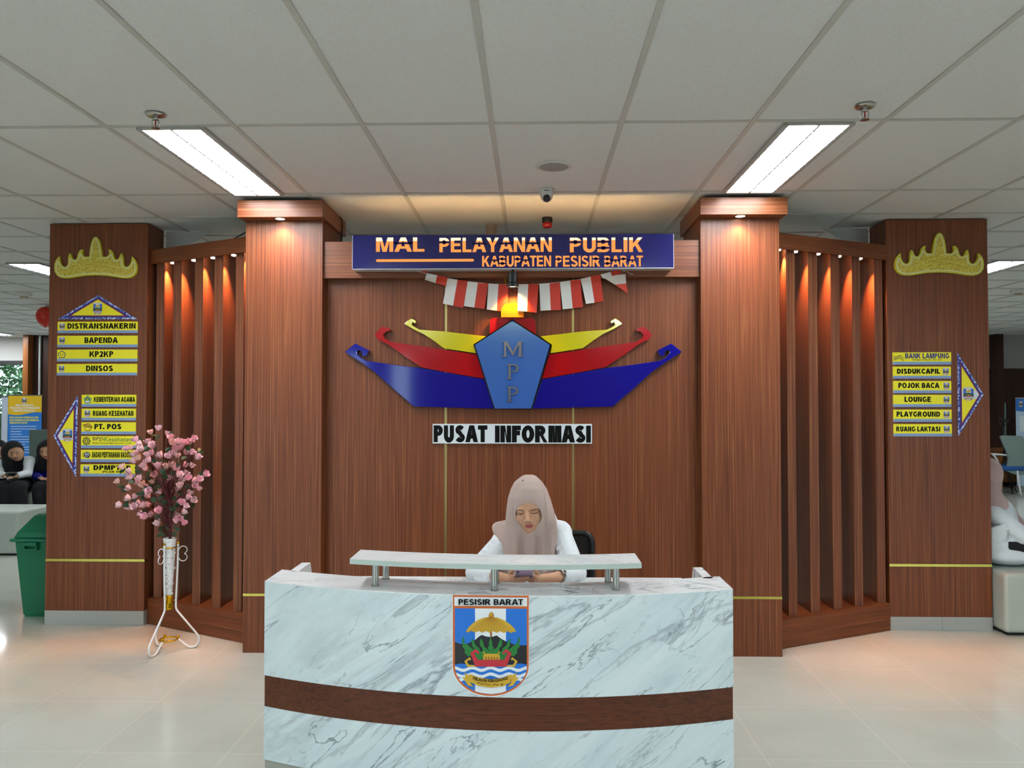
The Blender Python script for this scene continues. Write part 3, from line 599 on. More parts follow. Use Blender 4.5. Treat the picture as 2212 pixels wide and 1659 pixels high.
# ------------------------------------------------------------------ PUSAT INFORMASI plate
a = P(935.3, 957.8, YP); b = P(1278.3, 915.8, YP)
pl = MB().box(a.x, b.x, YP-.018, YP-.0005, a.z, b.z).build('information_sign', 'sign_white', loc=((a.x+b.x)/2, YP, (a.z+b.z)/2), bevel=.001)
tag(pl, 'white plate with heavy black words PUSAT INFORMASI below the emblem', 'sign')
q = MB(); W = b.x-a.x; H = b.z-a.z
fn = lambda u, v: (u, YP-.0186, v)
put_text(q, 'PUSAT', a.x+W*.006, a.x+W*.345, a.z+H*.07, a.z+H*.93, fn, 0, .315, .085); put_text(q, 'INFORMASI', a.x+W*.392, a.x+W*.993, a.z+H*.06, a.z+H*.92, fn, 0, .34, .05)
q.build('lettering', 'sign_black', pl)
# ------------------------------------------------------------------ spotlight over the emblem, cord
c = P(1107.5, 593, 4.93)
t = thing('accent_spotlight', c, 'small black spotlight shining on the tip of the emblem', 'spotlight')
MB().lathe([(.020, .012), (.028, .010), (.029, -.05), (.037, -.058), (.037, -.078), (.031, -.080), (.028, -.066)], c, 24, cap=True).build('housing', 'black', t, smooth=True, angle=40)
MB().lathe([(.028, -.070), (.028, -.073), (.001, -.074)], c, 24).build('lens', 'warm_lens', t, smooth=True, angle=30)
MB().box(c.x-.008, c.x+.008, c.y-.003, c.y+.010, c.z+.008, c.z+.04).build('bracket', 'black', t)
light('lamp', 'SPOT', (c.x, c.y+.012, c.z-.082), 17, (1, .48, .08), t, spot_size=math.radians(96), spot_blend=.6, shadow_soft_size=.014, rot=(math.radians(24), 0, 0))
k = P(1091, 580, 5.03)
cable([(k.x, 4.983, k.z+.02), (k.x, 4.985, k.z-.01), (k.x+.001, 5.04, k.z-.06), (k.x+.004, 5.05, k.z-.10)], 'thin yellow cord hanging beside the black spotlight', .003, 'yellow_gloss')
# ------------------------------------------------------------------ red and white paper bunting
YBn = 5.03
bu = thing('bunting', P(1107, 612, YBn), 'string of red and white paper flags hanging below the blue sign', 'bunting')
def b5(x, y):
    y = max(y, 56); return P(860+x*.23508, 570+y*.23508, YBn-.055*max(0, min(1, (175-y)/60)))
MB().tube([b5(*p) for p in ((40, 40), (120, 45), (250, 88), (450, 132), (640, 162), (830, 183), (1000, 190), (1100, 190), (1290, 186), (1490, 168), (1680, 140), (1870, 97), (2050, 50), (2080, 70), (2095, 40), (2120, 85), (2160, 98))], .0016, 6).build('string', 'paper_white', bu, smooth=True)
def flag(q0, q1, q2, q3, seed=0, red_first=False):
    # corners TL TR BR BL in crop pixels
    rd = random.Random(seed); n, m_ = 8, 8; mb = MB(); vs_ = []
    ph, am = rd.uniform(0, 6), rd.uniform(.003, .007)
    for j in range(m_+1):
        for i in range(n+1):
            u, v = i/n, j/m_
            x = (q0[0]*(1-u)+q1[0]*u)*(1-v)+(q3[0]*(1-u)+q2[0]*u)*v; y = (q0[1]*(1-u)+q1[1]*u)*(1-v)+(q3[1]*(1-u)+q2[1]*u)*v
            p = b5(x, y); p.y += -.004-am*v*(1+math.sin(ph+u*5+v*1.5))-(.034*v if seed == 5 else 0); vs_.append(p)
    fs = [(j*(n+1)+i, j*(n+1)+i+1, (j+1)*(n+1)+i+1, (j+1)*(n+1)+i) for j in range(m_) for i in range(n)]
    mb.add(vs_, fs); mb.m = [(1 if (i < n//2) == red_first else 0) for j in range(m_) for i in range(n)]
    mb.build('flag', ['paper_white', 'paper_red'], bu, smooth=True, recalc=False)
for k, fl in enumerate((((110, 44), (275, 46), (270, 90), (180, 60)), ((265, 84), (455, 126), (440, 206), (248, 150)), ((455, 132), (640, 160), (598, 405), (414, 368)), ((640, 162), (828, 180), (795, 417), (605, 388)), ((830, 182), (1015, 192), (1000, 442), (815, 420)), ((1103, 188), (1290, 186), (1272, 456), (1098, 437)), ((1297, 184), (1486, 170), (1497, 424), (1308, 433)), ((1486, 168), (1674, 142), (1697, 400), (1512, 418)), ((1676, 138), (1858, 98), (1884, 345), (1725, 370)), ((1860, 100), (2040, 48), (2050, 92), (1880, 138)))):
    flag(*fl, seed=k)
mb = MB(); A_ = [b5(1868, 118), b5(2086, 96), b5(2096, 182), b5(1990, 192), b5(2108, 272)]
for p in A_: p.y -= .008
mb.add(A_, [(0, 3, 2, 1)], 0); mb.add(A_, [(3, 4, 2)], 1); mb.build('flag', ['paper_white', 'paper_red'], bu, recalc=False)
# ================================================================== crest artwork (unit: crop pixels 0..1475)
def mir(pl, c=742): return [(2*c-x, y) for x, y in reversed(pl)]
def wave(y0, th, amp, lam, ph, hw0):
    up, dn = [], []
    for k in range(33):
        x = 262+955*k/32; y = y0+amp*math.cos(2*math.pi*(x-ph)/lam); up.append((x, y)); dn.append((x, y+th))
    return up+dn[::-1]
def inner_hw(y):
    if y < 1085: return 477
    t = min(1, (y-1085)/388); return 477*math.sqrt(max(0, 1-t**2.05))
def clipw(pl): return [(max(742-inner_hw(y)-2, min(742+inner_hw(y)+2, x)), y) for x, y in pl]
def shield(x0, x1, y0, y1, yb, n=14):
    c = (x0+x1)/2; h = (x1-x0)/2
    return [(x0, y0), (x1, y1)]+[(c+h*math.cos(math.pi*k/(2*n)), 1085+(yb-1085)*math.sin(math.pi*k/(2*n))) for k in range(n+1)]+[(c-h*math.cos(math.pi*k/(2*n)), 1085+(yb-1085)*math.sin(math.pi*k/(2*n))) for k in range(n-1, -1, -1)]
scal = []
for k in range(14):
    xa = 1080-670*k/14; xb = 1080-670*(k+1)/14
    scal += [(xa, 646-8*k/14), ((xa+xb)/2, 660-8*k/14 if k % 2 else 636-8*k/14)]
canopy = [(410, 635), (440, 590), (500, 528), (580, 478), (660, 450), (740, 442), (825, 452), (915, 488), (1000, 545), (1050, 595)]+scal
spire = [(735, 710), (762, 790), (758, 815), (775, 835), (780, 870), (745, 905), (700, 870), (705, 835), (720, 815), (712, 790)]
leafR1 = [(690, 865), (660, 845), (640, 790), (628, 750), (605, 726), (592, 780), (600, 830), (625, 850), (635, 905), (740, 910)]
leafR2 = [(600, 905), (590, 860), (540, 820), (515, 765), (490, 728), (480, 770), (495, 800), (485, 815), (515, 860), (520, 930)]
leafR3 = [(470, 960), (430, 965), (415, 945), (420, 935), (385, 925), (398, 900), (388, 865), (360, 840), (368, 800), (357, 765), (368, 695), (388, 745), (385, 785), (420, 805), (450, 830), (500, 870), (590, 880), (640, 980)]
boat = [(467, 920), (545, 865), (592, 918), (572, 945), (562, 925), (540, 912), (522, 930), (570, 1010), (742, 1012), (742, 1102), (535, 1100)]
goldend = [(460, 975), (388, 1030), (430, 1104), (535, 1104), (522, 1082), (450, 1075), (424, 1038), (450, 1005), (462, 1020), (480, 1003)]
tailL = [(392, 1176), (440, 1215), (470, 1208), (466, 1312), (512, 1366), (440, 1352), (364, 1240), (406, 1245)]
ribbon = [(468, 1200), (560, 1240), (738, 1268), (900, 1250), (1005, 1205), (1000, 1310), (900, 1360), (738, 1378), (580, 1355), (465, 1305)]
finial = [(712, 443), (710, 415), (725, 390), (745, 374), (765, 390), (780, 415), (778, 445)]
CREST = [('ink_white', shield(225, 1247, 148, 158, 1505)), ('ink_orange', shield(234, 1243, 153, 163, 1495)), ('ink_white', [(255, 180), (1222, 190), (1220, 305), (255, 298)]),
         ('ink_blue', shield(262, 1217, 330, 338, 1470)), ('ink_white', [(530, 332), (940, 336), (940, 1430), (870, 1453), (742, 1469), (610, 1453), (530, 1430)]),
         ('ink_dark', [(262, 775), (330, 803), (430, 800), (530, 750), (590, 700), (620, 683), (680, 705), (740, 712), (790, 700), (815, 688), (870, 730), (950, 775), (1050, 810), (1130, 822), (1217, 820), (1217, 1075), (262, 1080)]),
         ('ink_blue', [(262, 1078), (340, 1062), (420, 1072), (480, 1090), (742, 1095), (1000, 1090), (1080, 1065), (1140, 1062), (1217, 1078), (1213, 1120), (1100, 1110), (380, 1110), (266, 1120)]),
         ('ink_blue', clipw([(262, 1090), (1217, 1090), (1213, 1150), (1190, 1230), (1130, 1310), (950, 1310), (530, 1310), (350, 1310), (290, 1230), (268, 1150)])),
         ('ink_white', clipw(wave(1115, 42, 18, 244, 372, 0))), ('ink_white', clipw(wave(1197, 42, 18, 244, 372, 0))), ('ink_white', clipw([(310, 1262), (380, 1248), (420, 1262), (420, 1300), (380, 1286), (330, 1300)])), ('ink_white', clipw(mir([(310, 1262), (380, 1248), (420, 1262), (420, 1300), (380, 1286), (330, 1300)]))),
         ('ink_brown', [(730, 640), (755, 640), (755, 708), (730, 708)]), ('ink_gold', canopy), ('ink_brown', finial), ('ink_gold', [(742+(x-745)*.8, 415+(y-415)*.86) for x, y in finial]),
         ('ink_green', leafR3), ('ink_green', mir(leafR3)), ('ink_green', leafR2), ('ink_green', mir(leafR2)), ('ink_green', leafR1), ('ink_green', mir(leafR1)), ('ink_green', spire), ('ink_green', [(470, 900), (1015, 900), (970, 1020), (530, 1020)]),
         ('ink_gold', goldend), ('ink_gold', mir(goldend)), ('ink_red', boat), ('ink_red', mir(boat)),
         ('ink_gold', [(655, 928), (842, 930), (866, 972), (632, 970)]), ('ink_gold', [(640, 972), (857, 972), (857, 1010), (640, 1010)]),
         ('ink_gold', tailL), ('ink_gold', mir(tailL, 737)), ('ink_gold', ribbon)]
for k in range(5): CREST.append(('ink_brown', [(664+k*38, 974), (684+k*38, 974), (684+k*38, 1008), (664+k*38, 1008)]))
for s in (1, -1): CREST.append(('ink_gold', [(748+s*(x-748), y) for x, y in [(655, 930), (632, 912), (640, 895), (652, 893), (660, 900), (648, 905), (668, 928)]]))
ribs = []
for k in range(1, 14):
    xb = 410+670*k/14; tx = 742+(xb-742)*.06
    pts = [(tx+(xb-tx)*(u**1.0)*(math.sin(u*math.pi/2)**.35 if u > 0 else 0), 446+(640-446)*u**1.7) for u in [i/7 for i in range(8)]]
    ribs.append([(x-2.2, y) for x, y in pts]+[(x+2.2, y) for x, y in reversed(pts)])
for r_ in ribs: CREST.append(('ink_brown', r_))
for pl in ([(745, 410), (756, 440), (734, 440)],): CREST.append(('ink_orange', pl))
INKS = ['ink_white', 'ink_orange', 'ink_blue', 'ink_dark', 'ink_brown', 'ink_gold', 'ink_green', 'ink_red']
def crest_mb(fn, step, cuts=0, skip=()):
    mb = MB()
    for k, (mt, pl) in enumerate(CREST):
        if k in skip: continue
        lay = (k+1)*step; bm = bmesh.new(); tri = tessellate_polygon([[Vector((a, b, 0)) for a, b in pl]]); vv = [bm.verts.new((a, b, 0)) for a, b in pl]
        for t_ in tri:
            try: bm.faces.new([vv[i] for i in t_])
            except ValueError: pass
        for c in range(cuts): bmesh.ops.bisect_plane(bm, geom=bm.verts[:]+bm.edges[:]+bm.faces[:], plane_co=(225+1022*(c+1)/(cuts+1), 0, 0), plane_no=(1, 0, 0))
        bm.verts.index_update(); mb.add([fn(v.co.x, v.co.y, lay) for v in bm.verts], [tuple(v.index for v in f.verts) for f in bm.faces], INKS.index(mt)); bm.free()
    return mb
# little crest: shared mesh, 1 unit tall, origin at its centre, facing -Y
_b = crest_mb(lambda x, y, l: ((x-738)/1357, -l, (826-y)/1357), .00055, 0, range(len(CREST)-14-1, len(CREST)))
_o = _b.build('emblem_source', INKS, recalc=False); CREST_ME = _o.data; bpy.data.objects.remove(_o)
def small_crest(parent, p, h, name='crest'):
    o = bpy.data.objects.new(name, CREST_ME); COL.objects.link(o); o.parent = parent; o.location = Vector(p)-wloc(parent); o.scale = (h, h*.5, h); return o
# ================================================================== yellow direction signs
TH = .004
def sign(rect, Yw, words, label, emb='crest', embx=None, emby=.42, embh=.62, group='yellow room signs'):
    a = P(rect[0], rect[3], Yw); b = P(rect[2], rect[1], Yw); W, H = b.x-a.x, b.z-a.z; yf = Yw-TH; bh = .235*H
    c = ((a.x+b.x)/2, Yw, (a.z+b.z)/2)
    q = MB().box(a.x, b.x, yf, Yw-.0004, a.z, b.z)
    o = q.build('direction_sign', 'sign_yellow', loc=c); tag(o, label, 'sign', group)
    bd = MB(); bd.add([(a.x, yf-.0006, a.z), (b.x, yf-.0006, a.z), (b.x, yf-.0006, a.z+bh), (a.x, yf-.0006, a.z+bh)], [(0, 1, 2, 3)])
    bo = bd.build('border_band', 'lattice_band', o, recalc=False); uv = bo.data.uv_layers.new(name='uv'); hN = .0235
    for l, (u, v) in zip(uv.data, ((0, 0), (W, 0), (W, hN), (0, hN))): l.uv = (u, v)
    for s, u0, u1, v0, v1, mt, bold in words:
        t = MB(); (put_text if bold > .1 else put_thin)(t, s, a.x+W*u0, a.x+W*u1, a.z+H*v0, a.z+H*v1, lambda u, v: (u, yf-.0008, v), 0, bold); t.build('lettering', mt, o, recalc=False)
    ex = a.x+W*embx; ez = b.z-H*emby
    if emb == 'crest': small_crest(o, (ex, yf-.0006, ez), H*embh)
    elif emb: emb(o, ex, yf-.0008, ez, H)
    return o
def K(rad, n, ph=90): return [(rad*math.cos(math.radians(ph+360*k/n)), rad*math.sin(math.radians(ph+360*k/n))) for k in range(n)]
def e_penta(o, x, y, z, H, mats=('ink_green', 'ink_white', 'ink_green', 'ink_gold')):
    q = MB()
    for k, (r_, n) in enumerate(((.36, 5), (.29, 5), (.25, 5), (.10, 12))): q.flat([(x+u*H, z+v*H) for u, v in K(r_, n)], lambda a, b: (a, y-k*.0004, b), k)
    q.flat([(x-.16*H, z-.20*H), (x+.16*H, z-.20*H), (x+.13*H, z-.05*H), (x, z-.11*H), (x-.13*H, z-.05*H)], lambda a, b: (a, y-.002, b), 1); q.build('emblem', list(mats), o, recalc=False)
def e_feather(o, x, y, z, H):
    q = MB()
    for k, (r_, n) in enumerate(((.36, 5), (.29, 5))): q.flat([(x+u*H, z+v*H) for u, v in K(r_, n)], lambda a, b: (a, y-k*.0004, b), k)
    for s in (-1, 1): q.flat([(x+s*u*H, z+v*H) for u, v in ((.02, -.2), (.10, -.05), (.16, .16), (.07, .10), (.02, .0))], lambda a, b: (a, y-.0012, b), 2)
    q.build('emblem', ['ink_navy', 'sign_yellow', 'ink_gold'], o, recalc=False)
def strokes(q, ss, x, y, z, H, wd, mi=0):
    for pts in ss:
        for (ax, az), (bx, bz) in zip(pts, pts[1:]):
            d = Vector((bx-ax, 0, bz-az)); d.normalize(); n = Vector((-d.z, 0, d.x))*wd
            q.add([(x+(ax+n.x)*H, y, z+(az+n.z)*H), (x+(ax-n.x)*H, y, z+(az-n.z)*H), (x+(bx-n.x)*H, y, z+(bz-n.z)*H), (x+(bx+n.x)*H, y, z+(bz+n.z)*H)], [(0, 1, 2, 3)], mi)
def e_bird(o, x, y, z, H):
    q = MB(); strokes(q, [[(-.42, .22), (-.05, .20), (.2, .12), (.42, .02)], [(-.36, .10), (-.05, .10), (.2, .05)], [(-.3, -.02), (.0, .0), (.36, -.04)], [(.30*math.cos(a)+.02, .30*math.sin(a)) for a in [k*.45-2.6 for k in range(13)]]], x, y, z, H, .03); q.build('emblem', 'ink_brown', o, recalc=False)
def e_flower(o, x, y, z, H):
    q = MB(); strokes(q, [[((.27+.06*math.cos(8*a))*math.cos(a), (.27+.06*math.cos(8*a))*math.sin(a)) for a in [k*.131 for k in range(49)]], [(.12*math.cos(a), .12*math.sin(a)) for a in [k*.4 for k in range(17)]]], x, y, z, H, .035); q.build('emblem', 'ink_dark', o, recalc=False)
def e_ball(o, x, y, z, H):
    q = MB(); q.flat([(x+.27*H*math.cos(k*.35), z+.27*H*math.sin(k*.35)) for k in range(18)], lambda a, b: (a, y, b), 0)
    strokes(q, [[(-.2, .05), (.2, .05)], [(0, -.26), (0, .26)], [(-.12, -.22), (-.12, .22)], [(.12, .2), (.14, -.1)]], x, y-.0006, z, H, .022, 1); strokes(q, [[(-.36, .1), (-.25, .2)], [(-.38, .0), (-.28, .02)], [(-.36, -.12), (-.25, -.14)]], x, y-.0006, z, H, .03, 2); q.build('emblem', ['ink_dark', 'sign_white', 'ink_brown'], o, recalc=False)
def e_swoop(o, x, y, z, H):
    q = MB(); strokes(q, [[(-.40, .16), (-.36, .02), (-.1, .12), (.18, .16), (.24, .0), (.42, -.06)], [(-.44, -.02), (-.38, -.1), (-.1, .0), (.1, .04)], [(-.4, -.22), (-.1, -.1), (.16, -.06), (.26, -.22), (.42, -.2)]], x, y, z, H, .022); q.build('emblem', 'ink_dark', o, recalc=False)
YLC, YRC = 5.56, 5.565
BK = 'sign_black'
sign((124.8, 694.7, 298.2, 719.7), YLC, [('DISTRANSNAKERIN', .125, .975, .38, .86, BK, .27)], 'yellow sign reading DISTRANSNAKERIN on the left column', 'crest', .058)
sign((124.3, 725, 298, 750.4), YLC, [('BAPENDA', .34, .755, .37, .85, BK, .27)], 'yellow sign reading BAPENDA on the left column', 'crest', .06)
sign((123.8, 755, 297.5, 781), YLC, [('KP2KP', .405, .70, .38, .86, BK, .27)], 'yellow sign reading KP2KP on the left column', e_feather, .06)
sign((123.3, 786, 297, 811), YLC, [('DINSOS', .365, .70, .37, .85, BK, .27)], 'yellow sign reading DINSOS on the left column', 'crest', .06)
sign((177, 852.8, 295, 878.6), YLC, [('KEMENTERIAN AGAMA', .225, .98, .40, .83, BK, .285)], 'yellow sign reading KEMENTERIAN AGAMA with green pentagon emblem', e_penta, .11)
sign((176.7, 882.7, 294.4, 908.2), YLC, [('RUANG KESEHATAN', .21, .955, .38, .82, BK, .285)], 'yellow sign reading RUANG KESEHATAN on the left column', 'crest', .108)
sign((176.2, 912, 294.2, 938), YLC, [('PT. POS', .24, .735, .42, .86, BK, .285)], 'yellow sign reading PT. POS on the left column', e_bird, .115)
sign((175.7, 942, 293.7, 968), YLC, [('BPJS', .215, .415, .55, .92, 'ink_dark', .0), ('Kesehatan', .43, .92, .56, .92, 'ink_green', .0), ('Badan Penyelenggara Jaminan Sosial', .215, .92, .34, .48, 'ink_dark', .01)], 'yellow sign reading BPJS Kesehatan in thin letters', e_flower, .10)
sign((175, 971.8, 293, 997.8), YLC, [('BADAN PERTANAHAN NASIONAL', .21, .98, .37, .83, BK, .285)], 'yellow sign reading BADAN PERTANAHAN NASIONAL half behind the flowers', e_ball, .115)
sign((174.2, 1003, 292.4, 1029), YLC, [('DPMPTSP', .24, .92, .53, .92, BK, .285), ('(POJOK OSS)', .40, .80, .30, .48, BK, .27)], 'yellow sign reading DPMPTSP, lowest on the left column', 'crest', .11)
sign((1927.8, 761, 2054, 787.7), YRC, [('BANK LAMPUNG', .215, .965, .50, .92, 'ink_navy', .25), ('bahagia melayani dari hati', .34, .84, .31, .46, 'ink_dark', .01)], 'yellow sign reading BANK LAMPUNG, topmost on the right column', e_swoop, .105)
sign((1928.3, 791.7, 2053.5, 817.9), YRC, [('DISDUKCAPIL', .07, .81, .40, .82, BK, .285)], 'yellow sign reading DISDUKCAPIL on the right column', 'crest', .91)
sign((1928.8, 822.8, 2054.3, 849.3), YRC, [('POJOK BACA', .09, .795, .42, .84, BK, .285)], 'yellow sign reading POJOK BACA on the right column', 'crest', .915)
sign((1928.8, 852.8, 2054.3, 879.2), YRC, [('LOUNGE', .195, .65, .42, .84, BK, .285)], 'yellow sign reading LOUNGE on the right column', 'crest', .915)
sign((1929.3, 884.7, 2055, 911.2), YRC, [('PLAYGROUND', .055, .80, .42, .84, BK, .285)], 'yellow sign reading PLAYGROUND on the right column', 'crest', .91)
sign((1929.8, 916, 2055.5, 942.6), YRC, [('RUANG LAKTASI', .045, .80, .40, .80, BK, .285)], 'yellow sign reading RUANG LAKTASI, lowest on the right column', 'crest', .91)
def arrow(pts, Yw, label, band, cx, cz, ch):
    pl = [(lambda p: Vector((p.x, p.z)))(P(*p, Yw)) for p in pts]; c = sum(pl, Vector((0, 0)))/3
    # incentre inset
    def inset(d):
        out = []
        for i in range(3):
            a, b, e = pl[i], pl[(i+1) % 3], pl[i-1]; u = (b-a).normalized(); v = (e-a).normalized(); bis = (u+v).normalized(); s = math.sin(math.acos(max(-1, min(1, u.dot(v))))/2); out.append(a+bis*d/s)
        return out
    o = MB(); yf = Yw-TH; o.prism([tuple(p) for p in pl], lambda a, b: (a, yf, b), lambda a, b: (a, Yw-.0004, b)); r = o.build('arrow_sign', 'bead_edge', loc=(c.x, Yw, c.y)); tag(r, label, 'sign', 'triangular arrow signs')
    for k, (d, mt) in enumerate(((.012, 'ink_navy'), (.019, 'ink_purple'), (.027, 'sign_yellow'))):
        MB().flat([tuple(p) for p in inset(d)], lambda a, b: (a, yf-.0005*(k+1), b)).build(('inner_border', 'red_border', 'yellow_field')[k], mt, r, recalc=False)
    if band:
        t3 = inset(.027); tip = min(t3, key=lambda p: abs(p.y-P(*pts[0], Yw).z)); zz = tip.y; hb_ = .031; ot = [p for p in t3 if p is not tip]; xb = sum(p.x for p in ot)/2
        k_ = hb_/abs(ot[0].y-zz)
        xe = tip.x+(xb-tip.x)*k_
        MB().flat([(tip.x, zz), (xe, zz+hb_), (xb, zz+hb_), (xb, zz-hb_), (xe, zz-hb_)], lambda a, b: (a, yf-.0021, b)).build('white_band', 'sign_white', r, recalc=False)
    p = P(cx, cz, Yw); small_crest(r, (p.x, yf-.0026, p.z), ch); return r
arrow(((212.7, 637.7), (297.5, 689.6), (125.8, 689.6)), YLC, 'blue-edged yellow triangle sign pointing up on the left column', False, 212, 667, .088)
arrow(((116, 941.4), (169, 854), (164.6, 1030.8)), YLC, 'blue-edged yellow triangle sign pointing left', True, 147, 940, .092)
arrow(((2124, 852.3), (2067.5, 762), (2069.3, 942.6)), YRC, 'blue-edged yellow triangle sign pointing right on the right column', True, 2091, 851, .095)
# ================================================================== crown ornaments
half = [(830, 208), (843, 213), (855, 228), (866, 255), (875, 295), (881, 335), (885, 378), (925, 378), (940, 364), (944, 345), (938, 315), (955, 318), (970, 332), (980, 356), (986, 385), (1000, 402), (1018, 401), (1030, 388), (1038, 365), (1050, 347), (1060, 370), (1064, 400), (1064, 430), (1070, 450), (1084, 463), (1100, 463), (1118, 450), (1131, 425), (1136, 400), (1136, 375), (1152, 388), (1168, 408), (1179, 440), (1182, 475), (1178, 505), (1160, 535), (1135, 553), (1100, 561), (1050, 559), (990, 549), (920, 538), (830, 534)]
full = half+[(1660-x, y) for x, y in half[::-1][1:-1]]
def crown(conv, Yw, label):
    def off(d):
        pl = [Vector(p) for p in full]; n = len(pl); o = []
        for i in range(n):
            t1 = (pl[i]-pl[i-1]).normalized(); t2 = (pl[(i+1) % n]-pl[i]).normalized(); nn = Vector((-(t1.y+t2.y), t1.x+t2.x)); nn = nn.normalized() if nn.length > 1e-6 else Vector((0, 0)); o.append(tuple(pl[i]+nn*d))
        return o
    pts = [P(*conv(*p), Yw) for p in full]; cx = sum(p.x for p in pts)/len(pts); cz = sum(p.z for p in pts)/len(pts)
    q = MB(); q.prism([(p.x, p.z) for p in pts], lambda a, b: (a, Yw-.022, b), lambda a, b: (a, Yw-.0005, b)); r = q.build('crown_ornament', 'crown_rim', loc=(cx, Yw, cz)); tag(r, label, 'ornament', 'crown ornaments on the columns')
    for k, (d, nm, mt) in enumerate(((13, 'outline', 'crown_line'), (20, 'face', 'crown_gilt'))):
        pl = [P(*conv(*p), Yw) for p in off(d)]; MB().flat([(p.x, p.z) for p in pl], lambda a, b: (a, Yw-.0226-.0006*k, b)).build(nm, mt, r, recalc=False)
crown(lambda x, y: (x*.25316, 460+y*.25316), YLC, 'golden crown ornament at the top of the left column')
crown(lambda x, y: (1660+(1467+(x-830)*1.09)*.24955, 440+(257+(y-208)*1.045)*.24955), YRC, 'golden crown ornament at the top of the right column')
# ================================================================== reception desk
def PB(x):   # desk front: parabola through the measured corners and middle
    (xa, ya), (xb, yb), (xc, yc) = (-1.11, 3.28), (-.137, 3.055), (.805, 3.19)
    return ya*(x-xb)*(x-xc)/((xa-xb)*(xa-xc))+yb*(x-xa)*(x-xc)/((xb-xa)*(xb-xc))+yc*(x-xa)*(x-xb)/((xc-xa)*(xc-xb))
DXL, DXR, DZ = -1.11, .805, .832
desk = thing('reception_desk', (-.15, 3.3, 0), 'curved white marble reception desk with brown band and raised shelf', 'desk')
def strip(x0, x1, z0, z1, d0, d1, nm, mt, n=36, parent=desk, bev=0, label=None):
    rings = []
    for k in range(n+1):
        x = x0+(x1-x0)*k/n; y = PB(x); rings.append([(x, y+d0, z0), (x, y+d1, z0), (x, y+d1, z1), (x, y+d0, z1)])
    return MB().loft(rings).build(nm, mt, parent, bevel=bev, smooth=False, label=label)
BZ0, BZ1 = .3155, .4435
strip(DXL+.004, DXR-.004, 0, .098, .010, .22, 'plinth', 'desk_plinth')
strip(DXL, DXR, .098, BZ0, 0, .22, 'front_panel', 'marble', label='lower white marble front')
strip(DXL+.002, DXR-.002, BZ0, BZ1, .0035, .22, 'wood_band', 'wood_band', label='brown wood band')
strip(DXL, DXR, BZ1, DZ-.004, 0, .22, 'front_panel', 'marble', label='upper white marble front')
strip(DXL, DXR, DZ-.004, DZ, 0, .228, 'ledge', 'marble_top_lit')
for xa, xb, yb in ((DXL+.045, DXL+.085, 3.66), (DXR-.075, DXR-.035, 3.60)):
    ya = PB(xa)+.21; q = MB(); q.prism([(ya, 0), (yb+.06, 0), (yb+.06, .70), (yb, DZ), (ya, DZ)], lambda a, b: (xa, a, b), lambda a, b: (xb, a, b)); q.build('side_panel', 'marble_top_lit', desk)
q = MB(); n = 20; rings = []
for k in range(n+1):
    x = DXL+.09+(DXR-DXL-.18)*k/n; rings.append([(x, PB(x)+.22, .715), (x, 3.80, .715), (x, 3.80, .74), (x, PB(x)+.22, .74)])
q.loft(rings).build('worktop', 'marble_top_lit', desk)
# raised shelf on steel posts
rings = []; SX0, SX1 = -.737, .437
for k in range(33):
    x = SX0+(SX1-SX0)*k/32; y = PB(x)+.055+.035*((x+.15)/.585)**2*0; rings.append([(x, y, .920), (x, y+.205, .920), (x, y+.205, .940), (x, y, .940)])
shf = MB().loft(rings).build('raised_shelf', ['marble_top_lit', 'shelf_edge'], desk)
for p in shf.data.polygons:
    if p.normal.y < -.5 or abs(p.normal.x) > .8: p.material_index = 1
for x in (-.632, -.146, .337):
    for dy in (.082, .205):
        MB().lathe([(.0165, DZ), (.0165, DZ+.004), (.0135, DZ+.005), (.0135, .920)], (x+(.02 if dy > .1 else 0)*(-1 if x > .2 else 1)*(1 if abs(x+.146) > .1 else 0), PB(x)+dy, 0), 20).build('shelf_post', 'steel', desk, smooth=True, angle=40)
# crest sticker on the desk front
def onfront(px, py, lay):
    r = ray(px, py); t = 3.05/r.y
    for _ in range(8): t = PB(r.x*t)/r.y
    p = Vector((r.x*t, r.y*t, HC+r.z*t)); p.y -= .0006+lay; return p
D7 = lambda x, y, l: onfront(940+x*.1627, 1260+y*.1627, l)
cr = crest_mb(D7, .00016, 13).build('crest', INKS, desk, recalc=False, label='coloured regency crest sticker on the desk front')
q = MB(); put_text(q, 'PESISIR BARAT', 312, 1168, -281, -203, lambda u, v: D7(u, -v, .0075), 0, .235)
q.build('lettering', 'sign_black', cr, recalc=False); q = MB()
vs_, fs_ = text2d('HELAUNI KIBAGHONG', .02); f2 = fit(vs_, 505, 968, 0, 42)
q.add([D7(u, 1262+(1-((u-737)/231)**2)*38+12-v-8, .0085) for u, v in f2], fs_)
sq = [[(560, 1305), (585, 1318), (600, 1306)], [(600, 1318), (615, 1330), (650, 1322), (690, 1328)], [(690, 1342), (715, 1335), (738, 1345)], [(765, 1345), (790, 1325), (800, 1340)], [(808, 1332), (825, 1342), (845, 1330)], [(865, 1325), (885, 1345), (890, 1320), (905, 1335)]]
for pts in sq:
    for (ax, ay), (bx, by) in zip(pts, pts[1:]):
        d = Vector((bx-ax, by-ay)).normalized(); n_ = Vector((-d.y, d.x))*3.2
        q.add([D7(ax+n_.x, ay+n_.y, .0085), D7(ax-n_.x, ay-n_.y, .0085), D7(bx-n_.x, by-n_.y, .0085), D7(bx+n_.x, by+n_.y, .0085)], [(0, 1, 2, 3)])
q.build('lettering', 'sign_black', cr, recalc=False)
